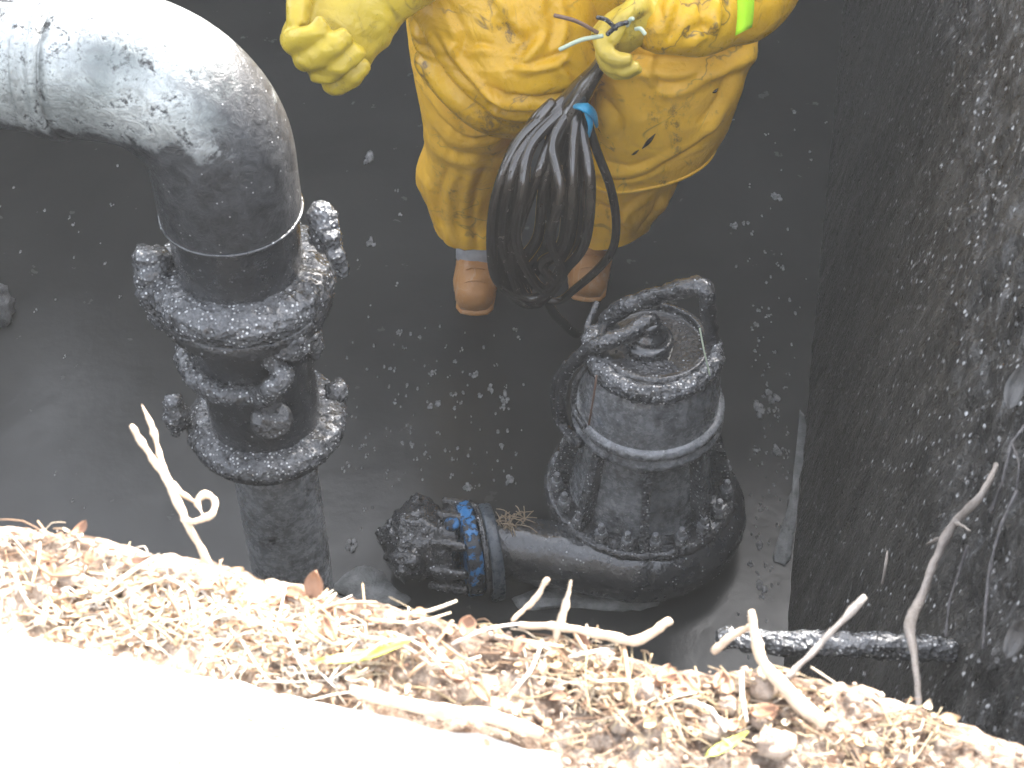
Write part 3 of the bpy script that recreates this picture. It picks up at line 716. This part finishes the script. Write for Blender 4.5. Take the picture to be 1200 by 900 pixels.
# gloves: palm plus four fingers and a thumb
def glove(wrist, fwd, side, up, s, mat, curl, seed):
    """fwd: wrist to knuckles, side: towards the thumb, up: back of the hand"""
    gl = link('glove', None)
    bpy.data.objects.remove(gl)
    parts = []
    W = Vector(wrist); fwd = fwd.normalized(); side = (side-fwd*side.dot(fwd)).normalized(); up = side.cross(fwd)*-1 if up is None else up
    pa = tube([W-fwd*.05*s, W, W+fwd*.03*s, W+fwd*.07*s, W+fwd*.095*s], [.046*s, .040*s, .046*s, .050*s, .042*s], 20, 5, True, flat=1.0)
    c = W
    vs = []
    for v in pa[0]:
        d = v-c; h = d.dot(up); vs.append(v-up*h*.38)
    parts.append((vs, pa[1]))
    ln = [.075, .088, .082, .062]
    for i in range(4):
        b = W+fwd*.09*s+side*(.032-.021*i)*s
        d = fwd.copy(); p = b.copy(); pts = [b-fwd*.03*s, b]; ang = 0
        for j, fr in enumerate((.45, .32, .23)):
            ang += curl*(1.0, 1.15, .8)[j]*(1+.06*i)
            dd = fwd*math.cos(ang)-up*math.sin(ang)
            p = p+dd*ln[i]*s*fr*1.15; pts.append(p.copy())
        parts.append(tube(pts, [.0125*s, .0135*s, .013*s, .0125*s, .0105*s], 12, 5))
    b = W+fwd*.025*s+side*.036*s
    tpts = [b-side*.015*s, b+side*.012*s+fwd*.012*s, b+side*.020*s+fwd*.045*s-up*.012*s, b+side*.006*s+fwd*.072*s-up*.030*s]
    parts.append(tube(tpts, [.016*s, .0165*s, .0145*s, .0115*s], 12, 5))
    o = mk('glove', join(*parts), mat, person)
    displace(o, .0035*s, 40, seed)
    rm = o.modifiers.new('remesh', 'REMESH'); rm.mode = 'VOXEL'; rm.voxel_size = .0045; rm.use_smooth_shade = True
    smo = o.modifiers.new('sm', 'SMOOTH'); smo.iterations = 3
    return o
gl1 = glove(sv(446, -8, 2.64), Vector((-.55, -.45, -.30)), Vector((-.35, .2, .7)), None, 1.85, M['glove'], .95, 1)
gl2 = glove(sv(774, 14, 2.60), Vector((-.9, -.35, -.28)), Vector((0, -.35, .8)), None, 1.25, M['glove_muddy'], .9, 4)
mk('cuff', tube([sv(440, -62, 2.68), sv(438, -40, 2.665), sv(432, -18, 2.65)], [.072, .068, .066], 40, 8, False), M['bluetie'], person)
# boots
def boot(x, y, ank_dx):
    t = P(x, y, .0); o_ = []
    sh = tube([t+Vector((ank_dx, .17, .42)), t+Vector((ank_dx, .165, .25)), t+Vector((ank_dx*.9, .15, .13)), t+Vector((ank_dx*.6, .115, .075)), t+Vector((ank_dx*.25, .06, .048)), t+Vector((0, .012, .030))],
              [.062, .058, .050, .054, .057, .048], 28, 8)
    b = mk('boot', sh, M['boot'], person); displace(b, .003, 30, x)
    mk('boot_sole', tube([t+Vector((ank_dx*.7, .20, .006)), t+Vector((ank_dx*.4, .10, .004)), t+Vector((0, .012, .002))], [.046, .052, .048], 24, 7, True, flat=.3), M['boot'], person)
    c = t+Vector((ank_dx*.82, .128, .098))
    bd = mk('ankle_band', lathe(c, Vector((ank_dx*.3, .38, .9)), [(.0540, -.022), (.0585, -.019), (.0575, .019), (.0540, .022)], 40, False), M['band'], person, label='pale grey band round the boot ankle')
    mk('buckle', box(c+Vector((.0, -.057, .004)), .022, .008, .012, None, .002), M['sludge'], bd)
    for q_, (dy_, dz_) in enumerate(((.085, .107), (.055, .097), (.025, .082))):
        c_ = t+Vector((ank_dx*.3, dy_, 0)); mk('boot_seam', tube([c_+Vector((-.050, .012, dz_*.45)), c_+Vector((-.028, -.002, dz_*.98)), c_+Vector((0, -.006, dz_*1.13)), c_+Vector((.028, -.002, dz_*.98)), c_+Vector((.050, .012, dz_*.45))], .0020, 8, 6), M['boot'], person)
boot(556, 366, .012)
boot(688, 350, -.012 if False else .02)

# ------------------------------------------------------------------ coil of cable held by the worker
coil = thing('cable_coil', 'gathered loops of glossy black cable hanging from the gloved hand', 'cable coil', sv(640, 350, 2.58))
cq = lambda x, y, d=0: PY(x, y, 2.55+d)
loops = [(575, 690, 350, -.02, .0), (581, 664, 344, .03, .02), (588, 640, 338, -.03, .015), (596, 678, 356, -.01, .03), (602, 652, 348, .02, -.01), (578, 684, 357, .02, .0), (593, 646, 352, .04, .01), (604, 692, 340, -.04, .0), (646, 672, 330, -.06, .01)]
for i, (xl, xr, yb, d, e) in enumerate(loops):
    j = lambda s_=4: random.uniform(-s_, s_)
    xm = (xl+xr)/2-8
    pts = [cq(668+j(7), 118+j(), d*.2), cq(644+(xl-640)*.55+j(3), 165+j(5), d*.6-.035), cq(xl+10+j(3), 222+j(6), d-.075), cq(xl+j(2), 285+j(6), d-.075), cq(xl+14+j(4), yb-18, d-.04),
           cq(xm, yb, d-.03), cq(xr-36+j(4), yb-22, d+e-.04), cq(xr-8+j(3), 282+j(6), d+e-.075), cq(xr-2+j(3), 222+j(6), d+e-.075), cq(674+(xr-676)*.6+j(3), 165, d*.6-.035), cq(676+j(5), 122, d*.2)]
    mk('cable_loop', tube(pts, .0108+random.uniform(-.0012, .0014), 14, 8), M['cable'], coil)
mk('cable_loop', tube([cq(650, 150, -.02), cq(632, 200, -.09), cq(610, 262, -.10), cq(598, 300, -.09), cq(606, 335, -.05)], .0105, 12, 8), M['cable'], coil)
mk('cable_neck', tube([cq(712, 60, .0), cq(698, 84, .0), cq(680, 108, .0), cq(662, 140, .0), cq(655, 175, .01)], [.017, .022, .034, .048, .045], 24, 8, True, flat=.7), M['cable'], coil)
mk('cable_loop', tube([cq(688, 140, -.02), cq(700, 178, -.03), cq(715, 218, -.03), cq(722, 258, -.03), cq(718, 292, -.03), cq(700, 316, -.02), cq(672, 340, -.01), cq(655, 352, 0), cq(630, 350, 0)], .0095, 12, 8), M['cable'], coil, label='single cable strand looping out to the right')
mk('cable_tail', tube([cq(640, 350, .0), cq(650, 368, .05), cq(660, 378, .12), P(676, 392, .0), P(700, 396, -.02)], .011, 12, 8), M['cable'], coil)
mk('cable_neck', tube([cq(648, 120, -.01), cq(630, 142, -.02), cq(612, 160, -.02)], [.012, .018, .008], 12, 8), M['cable'], coil)
bt = tube([cq(676, 124, -.035), cq(686, 126, -.052), cq(696, 134, -.040), cq(699, 146, -.02)], [.010, .013, .012, .008], 16, 6, True, flat=.5)
bt = join(bt, tube([cq(688, 132, -.045), cq(692, 146, -.05), cq(690, 160, -.045)], [.008, .008, .005], 12, 6, True, flat=.5))
tag = mk('blue_tie', bt, M['bluetie'], coil, label='bright blue plastic tie'); tag.rotation_euler = (0, 0, 0)
for i, (pa, pb, m_, r) in enumerate((((706, 42), (656, 58), 'wire', .0042), ((700, 38), (650, 18), 'darkwire', .004), ((735, 30), (742, 22), 'wire', .004), ((722, 34), (700, 20), 'sludge', .0045), ((745, 34), (756, 40), 'wire', .004), ((712, 40), (735, 26), 'sludge', .005))):
    a, b = cq(*pa, -.10), cq(*pb, -.11)
    mk('wire_end', tube([a, a.lerp(b, .5)+UP*.006, b], r, 8, 5), M[m_], coil)

# ------------------------------------------------------------------ things at the right wall
bar_a, bar_b = P(846, 748, .89), PW(1114, 761, 0.0)
bar = mk('crusted_bar', tube([bar_a, bar_a.lerp(bar_b, .33)-UP*.004, bar_a.lerp(bar_b, .66), bar_b], [.016, .017, .018, .018], 22, 24), M['crust'], label='grey mud-crusted bar running level into the right pit wall', cat='bar', origin=bar_a)
displace(bar, .005, 60, 2)
def twig(name, pts, r, mat, label, cat, branches=(), group=None):
    g = [tube(pts, r, 9, 7)]
    for bp, brd in branches: g.append(tube(bp, [brd]*(len(bp)-1)+[brd*.45], 7, 6))
    o = mk(name, join(*g), mat, label=label, cat=cat, origin=pts[0], group=group); displace(o, .0020, 60, len(label)); displace(o, .0010, 160, len(label)+3); return o
W_ = lambda x, y, o=.06: PW(x, y, o)
twig('hanging_twig', [W_(1168, 545, .03), W_(1150, 580, .05), W_(1118, 614), W_(1098, 652, .07), W_(1080, 700, .08), W_(1066, 733, .10), W_(1072, 770, .10), W_(1077, 828, .10)], [.004, .005, .006, .006, .0065, .008, .005, .004], M['bark'],
     'long pale forked twig hanging down the right pit wall past the crusted bar', 'twig', (([W_(1122, 610), W_(1105, 628), W_(1086, 638)], .0035), ([W_(1118, 612), W_(1128, 616), W_(1136, 622)], .0025)))
twig('hanging_root', [W_(1134, 640, .03), W_(1126, 665, .03), W_(1114, 700, .04), W_(1108, 745, .04)], .0022, M['wetroot'], 'thin curved root right of the long pale twig', 'root')
twig('hanging_root', [W_(1200, 500, .03), W_(1186, 520, .04), W_(1176, 560, .04), W_(1162, 600, .03)], .003, M['wetroot'], 'dark root strand at the right edge above the long twig', 'root', (([W_(1186, 520, .04), W_(1194, 545, .04), W_(1190, 580, .03)], .002),))
twig('hanging_root', [W_(1192, 575, .03), W_(1172, 620, .04), W_(1158, 680, .04), W_(1152, 760, .03)], .0024, M['wetroot'], 'long thin root trailing down the wall near the right edge', 'root')
mk('straw_sliver', tube([W_(1040, 646, .02), W_(1038, 662, .025), W_(1034, 684, .02)], [.0018, .003, .002], 7, 5), M['bark'], label='short pale sliver stuck upright on the dark smooth wall', cat='sliver', origin=W_(1038, 662))
def leaf_geo(c, L, Wd, ang, tilt, curl, nu=9, nv=5):
    d = Vector((math.cos(ang), math.sin(ang), 0)); s_ = Vector((-d.y, d.x, 0)); nrm = UP
    d2 = d*math.cos(tilt)+UP*math.sin(tilt); n2 = UP*math.cos(tilt)-d*math.sin(tilt)
    def f(u, v):
        wv = Wd*math.sin(math.pi*min(.999, u**.8))**.8*(v-.5)
        return c+d2*(L*(u-.5))+s_*wv+n2*(curl*L*(u-.5)**2*2+abs(v-.5)*Wd*.35)
    return grid(nu, nv, f)
def leaf(name, c, L, Wd, ang, tilt, curl, mat, label, cat='leaf', group=None):
    o = mk(name, leaf_geo(c, L, Wd, ang, tilt, curl), mat, label=label, cat=cat, group=group, origin=c)
    s_ = o.modifiers.new('thick', 'SOLIDIFY'); s_.thickness = .0006; return o
leaf('wet_leaf', W_(1190, 452, .04), .06, .026, 1.2, .9, .5, M['deadleaf'], 'grey wet leaf stuck to the wall at the right edge, above the roots')
leaf('wet_leaf', W_(1193, 742, .05), .055, .022, 1.0, 1.1, .6, M['deadleaf'], 'grey wet leaf at the right edge, level with the crusted bar')

# ------------------------------------------------------------------ foam, scum and floating bits
def foam(x, y, px, seed):
    c = P(x, y, .0); r = px/2/ppm(c); g = []
    rng = random.Random(seed)
    k_ = 1 if px < 6 else (3 if px < 10 else 7)
    for i in range(k_):
        a = rng.uniform(0, 6.28); d = r*.75*math.sqrt(rng.random()) if k_ > 1 else 0
        q_ = r*(1 if k_ == 1 else rng.uniform(.3, .55))
        g.append(blob(c+Vector((math.cos(a)*d*.8, math.sin(a)*d*1.2, q_*.1)), q_*rng.uniform(.55, .8), q_*rng.uniform(.9, 1.4), q_*.5, .5, 2.5, seed+i, 8, 5))
    return c, join(*g)
BIG = [(860, 265, 13, 'grey foam fleck on the water right of the coat skirt'), (910, 232, 16, 'grey foam clump on the water near the top of the right wall'), (432, 187, 24, 'flat foam patch between the pipe elbow and the worker'),
       (592, 467, 17, 'round foam clump left of the pump top'), (575, 455, 13, 'small foam clump just left of the round one by the pump'), (597, 562, 16, 'foam clump above the tan grass tuft'), (905, 464, 22, 'broad scum clump between the pump and the right wall'), (888, 480, 22, 'frothy clump right beside the pump motor'),
       (914, 530, 20, 'frothy oval clump right of the pump ribs'), (548, 572, 15, 'foam clump above the blue flange'), (890, 640, 15, 'foam clump right of the pump volute, near the wall foot'), (893, 686, 17, 'foam clump below the volute, close to the wall foot'), (393, 455, 22, 'froth clump against the lower pipe flange'),
       (555, 440, 14, 'pale foam fleck midway between the boot and the pump'), (412, 640, 20, 'froth clump left of the hose coupling'), (436, 285, 16, 'foam patch right of the upper clamp bolt')]
for i, (x, y, px, lb) in enumerate(BIG):
    c, g_ = foam(x, y, px, i*3+1); mk('foam_clump', g_, M['foam'], label=lb, cat='foam', origin=c)
rng = random.Random(11); small = []
def blocked(x, y):
    if 615 < x < 878 and 320 < y < 715: return True
    if 440 < x < 610 and 575 < y < 720: return True
    if 470 < x < 790 and y < 380: return True
    if 150 < x < 400 and 170 < y < 560 or (260 < x < 380 and y > 540): return True
    if x < 370 and y < 190: return True
    return y > 600+.215*x+(-10) or x > 985-.105*y
while len(small) < 280:
    m_ = rng.random()
    if m_ < .40: x, y = rng.gauss(530, 95), rng.gauss(510, 100)
    elif m_ < .78: x, y = rng.gauss(890, 32), rng.gauss(520, 160)
    else: x, y = rng.uniform(0, 980), rng.uniform(120, 620)
    if x < 0 or y < 90 or blocked(x, y): continue
    small.append((x, y, 3.0+7.5*rng.random()**2.2))
gl_ = 'small foam flecks floating on the water'
for i, (x, y, px) in enumerate(small):
    c, g_ = foam(x, y, px, 100+i)
    mk('foam_fleck', g_, M['foam'], label='tiny grey foam fleck scattered on the dark murky water', cat='foam', origin=c, group=gl_)
def slab_patch(name, outline, z, th, mat, label, cat, seed):
    pts = [P(x, y, z) for x, y in outline]; pts = cr(pts+[pts[0]], 5)[:-1]
    pts = [p+Vector((.006*noise.noise(p*40+Vector((seed, 0, 0))), .006*noise.noise(p*40+Vector((0, seed, 3))), 0)) for p in pts]
    n_ = len(pts); c = sum(pts, Vector())/n_
    vs = [p for p in pts]+[c.lerp(p, .97)+UP*th for p in pts]+[c+UP*th*1.1]
    fs = [(i, (i+1) % n_, n_+(i+1) % n_, n_+i) for i in range(n_)]+[(n_+i, n_+(i+1) % n_, 2*n_) for i in range(n_)]
    return mk(name, (vs, fs), mat, label=label, cat=cat, origin=c)
slab_patch('pale_patch', [(388, 690), (402, 676), (425, 664), (446, 670), (462, 688), (480, 706), (430, 712)], .002, .006, M['scum'], 'pale grey scum patch below the hose coupling', 'scum', 1)
slab_patch('pale_patch', [(600, 702), (640, 690), (690, 697), (735, 705), (770, 700), (765, 712), (720, 716), (660, 712), (610, 714)], .002, .008, M['scum'], 'pale curved strip along the foot of the pump volute', 'scum', 2)  # flat pale grey strip at the volute foot
slab_patch('pale_strip', [(938, 480), (944, 500), (936, 580), (926, 655), (912, 660), (906, 650), (920, 610), (930, 550)], .002, .010, M['scum'], 'long narrow pale strip lying along the foot of the right wall', 'strip', 3)
c0 = P(2, 362, .02)
o = mk('mud_clod', join(blob(c0, .03, .045, .04, .5, 2.2, 4, 22, 14), blob(c0+Vector((-.012, .035, .01)), .025, .03, .035, .5, 2.2, 9, 20, 12)), M['mudclod'], label='grey muddy lump at the left edge of the water', cat='lump', origin=c0)

# ------------------------------------------------------------------ litter on the near bank
def bp(x, y, dz=0.0):
    p = P(x, y, BZ)
    p.z = bank_height(p)+dz
    return p
def rim_y(x):
    for (x0, y0), (x1, y1) in zip(RIM[:-1], RIM[1:]):
        if x0 <= x <= x1: return y0+(y1-y0)*(x-x0)/(x1-x0)
    return 2000
def slab_y(x): return 738+(884-738)*(x-0)/655.
rng = random.Random(5)
def stalk_geo(c, L, ang, r, lift, bend, n=4):
    d = Vector((math.cos(ang), math.sin(ang), 0)); s_ = Vector((-d.y, d.x, 0))
    a = c-d*L/2; b = c+d*L/2+UP*lift
    return tube([a, c+s_*bend+UP*(lift*.5+.001), b], [r, r*1.05, r*.7], n, 2, False)
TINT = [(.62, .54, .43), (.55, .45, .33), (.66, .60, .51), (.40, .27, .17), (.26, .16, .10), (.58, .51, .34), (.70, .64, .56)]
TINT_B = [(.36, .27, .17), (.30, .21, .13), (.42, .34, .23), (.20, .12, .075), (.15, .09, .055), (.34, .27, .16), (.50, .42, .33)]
parts, cols = [], []
def litter_spot():
    while True:
        x = rng.uniform(-60, 1260)
        if x < 560: off = rng.gauss(82, 30)
        elif x < 840: off = rng.gauss(45, 40)
        else: off = rng.uniform(0, 130)
        y = rim_y(x)+off
        if off < 12 or y > 940 or (x < 640 and y > slab_y(x)+rng.choice((2, 8))) or (x > 820 and rng.random() < .6): continue
        if noise.noise(P(x, y, BZ)*13+Vector((4, 2, 0))) < (.02 if x > 520 else -.12) and rng.random() < .88: continue
        return x, y
for _ in range(2000):                       # straws
    x, y = litter_spot(); L = rng.uniform(.008, .03) if rng.random() < .7 else rng.uniform(.03, .08)
    g_ = stalk_geo(bp(x, y, .001+rng.random()**2*.014), L, rng.gauss(-.25, .8), rng.uniform(.0004, .0012), rng.uniform(-.004, .006), rng.gauss(0, .005))
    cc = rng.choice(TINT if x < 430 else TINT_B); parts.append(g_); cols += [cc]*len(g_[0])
for _ in range(420):                       # shreds of leaf and husk
    x, y = litter_spot(); L = rng.uniform(.006, .020)
    g_ = leaf_geo(bp(x, y, .003+rng.random()**2*.010), L, L*rng.uniform(.3, .8), rng.uniform(0, 6.28), rng.uniform(-.5, .6), rng.uniform(-.5, .7), 5, 3)
    cc = rng.choice([(.24, .13, .08), (.34, .21, .12), (.42, .29, .17), (.56, .46, .33)]); parts.append(g_); cols += [cc]*len(g_[0])
for i in range(2600):                       # crumbs of soil
    x, y = litter_spot() if i % 2 else (rng.uniform(-40, 1240), 0)
    if y == 0: y = rim_y(x)+rng.uniform(14, 150)
    if y > 930 or (x < 640 and y > slab_y(x)): continue
    r_ = .0008+.0042*rng.random()**3
    g_ = blob(bp(x, y, r_*.2), r_*rng.uniform(.8, 1.5), r_, r_*.8, .5, 2, i, 6, 4)
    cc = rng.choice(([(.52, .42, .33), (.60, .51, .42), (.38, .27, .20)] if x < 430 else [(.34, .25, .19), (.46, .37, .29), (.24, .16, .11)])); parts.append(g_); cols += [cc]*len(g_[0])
for i in range(170):                         # a few scraps blown onto the slab
    x = rng.uniform(0, 620); y = slab_y(x)+rng.uniform(5, 150)
    if y > 900: continue
    c = P(x, y, 1.379); L = rng.uniform(.003, .012)
    g_ = leaf_geo(c, L, L*.6, rng.uniform(0, 6.28), .05, .1, 4, 3); parts.append(g_); cols += [rng.choice(TINT)]*len(g_[0])
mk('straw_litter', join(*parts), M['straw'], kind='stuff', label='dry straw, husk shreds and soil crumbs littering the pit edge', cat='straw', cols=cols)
# single larger stalks
gs = 'loose straw stalks on the pit edge'
for i in range(36):
    x = rng.uniform(0, 900); y = rim_y(x)+rng.uniform(20, 100)
    if x < 640 and y > slab_y(x): continue
    g_ = stalk_geo(bp(x, y, .008+rng.random()*.012), rng.uniform(.04, .09), rng.gauss(-.2, .8), rng.uniform(.0012, .0024), rng.uniform(-.006, .008), rng.gauss(0, .006), 6)
    c = bp(x, y); mk('straw_stalk', g_, M['straw'], label='dry pale straw stalk lying on the soil bank', cat='straw', group=gs, origin=c, cols=[rng.choice(TINT)]*len(g_[0]))
# clods
for i in range(34):
    x = rng.choice([rng.uniform(0, 640), rng.uniform(640, 1200)]); y = rim_y(x)+rng.uniform(22, 110)
    if x < 640 and y > slab_y(x)-4: continue
    r = rng.uniform(.005, .016)
    c = bp(x, y, r*.3); mk('soil_clod', blob(c, r*rng.uniform(.8, 1.4), r, r*.7, .5, 2, i, 12, 8), M['clod'], label='pale crumbly soil clod on the pit edge', cat='clod', group='soil clods on the pit edge', origin=c)
# leaves
for i in range(34):
    x = rng.uniform(0, 900); y = rim_y(x)+rng.uniform(15, 100)
    if x < 640 and y > slab_y(x)-4: continue
    leaf('dry_leaf', bp(x, y, .014), rng.uniform(.018, .035), rng.uniform(.010, .02), rng.uniform(0, 6.28), rng.uniform(-.4, .5), rng.uniform(-.3, .5), M['leaf'], 'small curled brown leaf among the straw', group='brown leaves among the straw')
leaf('dry_leaf', bp(372, 700, .03), .032, .022, 1.2, 1.0, .2, M['leaf'], 'brown leaf standing upright in the straw below the riser pipe')
leaf('long_leaf', bp(430, 783, .016), .10, .012, .22, .05, .2, M['greenleaf'], 'long yellow-green leaf blade beside the concrete slab edge')
leaf('long_leaf', bp(850, 882, .012), .05, .011, .5, .1, .1, M['greenleaf'], 'short yellow-green leaf blade on the bare soil at the bottom right')
# named sticks
def stick(name, pts, r, mat, label, cat='stick', branches=()):
    return twig(name, pts, r, mat, label, cat, branches)
stick('root_loop', [bp(246, 668, .01), bp(225, 640, .04), bp(208, 612, .06), bp(190, 588, .075), bp(172, 566, .085)], [.004, .0045, .004, .004, .0034], M['drystick'], 'forked pale root with a curled loop rising over the left pit edge', 'root',
      (([bp(214, 620, .055), bp(203, 596, .075), bp(196, 570, .09), bp(184, 545, .10)], .0034), ([bp(222, 640, .04), bp(238, 645, .045), bp(256, 640, .05), bp(260, 626, .055), bp(250, 619, .055), bp(240, 626, .05), bp(246, 640, .045)], .0035), ([bp(205, 606, .06), bp(222, 618, .05), bp(240, 624, .045)], .003)))
stick('bent_stick', [bp(962, 858, .014), bp(935, 832, .018), bp(905, 804, .02), bp(890, 786, .022), bp(882, 764, .03), bp(876, 740, .04)], [.0075, .008, .007, .006, .0048, .0035], M['drystick'], 'thick pale bent stick on the bank below the crusted bar')
stick('broken_stick', [bp(920, 800, .01), bp(955, 772, .025), bp(1004, 735, .05)], [.0034, .0038, .0038], M['bark'], 'straight broken stick leaning out in front of the crusted bar')
stick('pale_stick', [bp(415, 828, .03), bp(500, 848, .03), bp(570, 862, .028), bp(632, 874, .022)], [.005, .007, .007, .006], M['drystick'], 'long pale straight stick lying along the concrete slab edge')
stick('thin_stick', [bp(610, 742, .012), bp(660, 746, .02), bp(712, 758, .02), bp(745, 765, .02), bp(782, 748, .035)], [.004, .0045, .005, .005, .0045], M['drystick'], 'thin crooked stick on the bank with its tip over the water')
stick('short_stick', [bp(836, 762, .01), bp(856, 754, .02), bp(878, 748, .03)], .004, M['drystick'], 'short stick poking out left of the bent stick')
stick('forked_straw', [bp(600, 738, .015), bp(625, 720, .03), bp(641, 705, .045)], [.0022, .003, .0025], M['drystick'], 'stubby stick pointing up at the bank edge below the pump outlet', 'stick')
stick('upright_stalk', [bp(648, 760, .005), bp(660, 735, .03), bp(668, 715, .05)], [.004, .0035, .0015], M['drystick'], 'pale pointed stalk standing at the bank edge below the volute')

# ------------------------------------------------------------------ thin haze volume added to imitate a pale lens-glare veil
hm = bpy.data.materials.new('glare_veil'); hm.use_nodes = True; ht = hm.node_tree; ht.nodes.clear()
pv = ht.nodes.new('ShaderNodeVolumePrincipled'); pv.inputs['Color'].default_value = (.92, .92, .90, 1); pv.inputs['Density'].default_value = HAZE; pv.inputs['Anisotropy'].default_value = 0.0
ho = ht.nodes.new('ShaderNodeOutputMaterial'); ht.links.new(pv.outputs[0], ho.inputs['Volume'])
mk('haze', box((0, 0, 1.2), 700, 700, 4.6), hm, smooth=False, kind='stuff', label='thin pale haze added over the pit as a lens-glare veil', cat='haze')
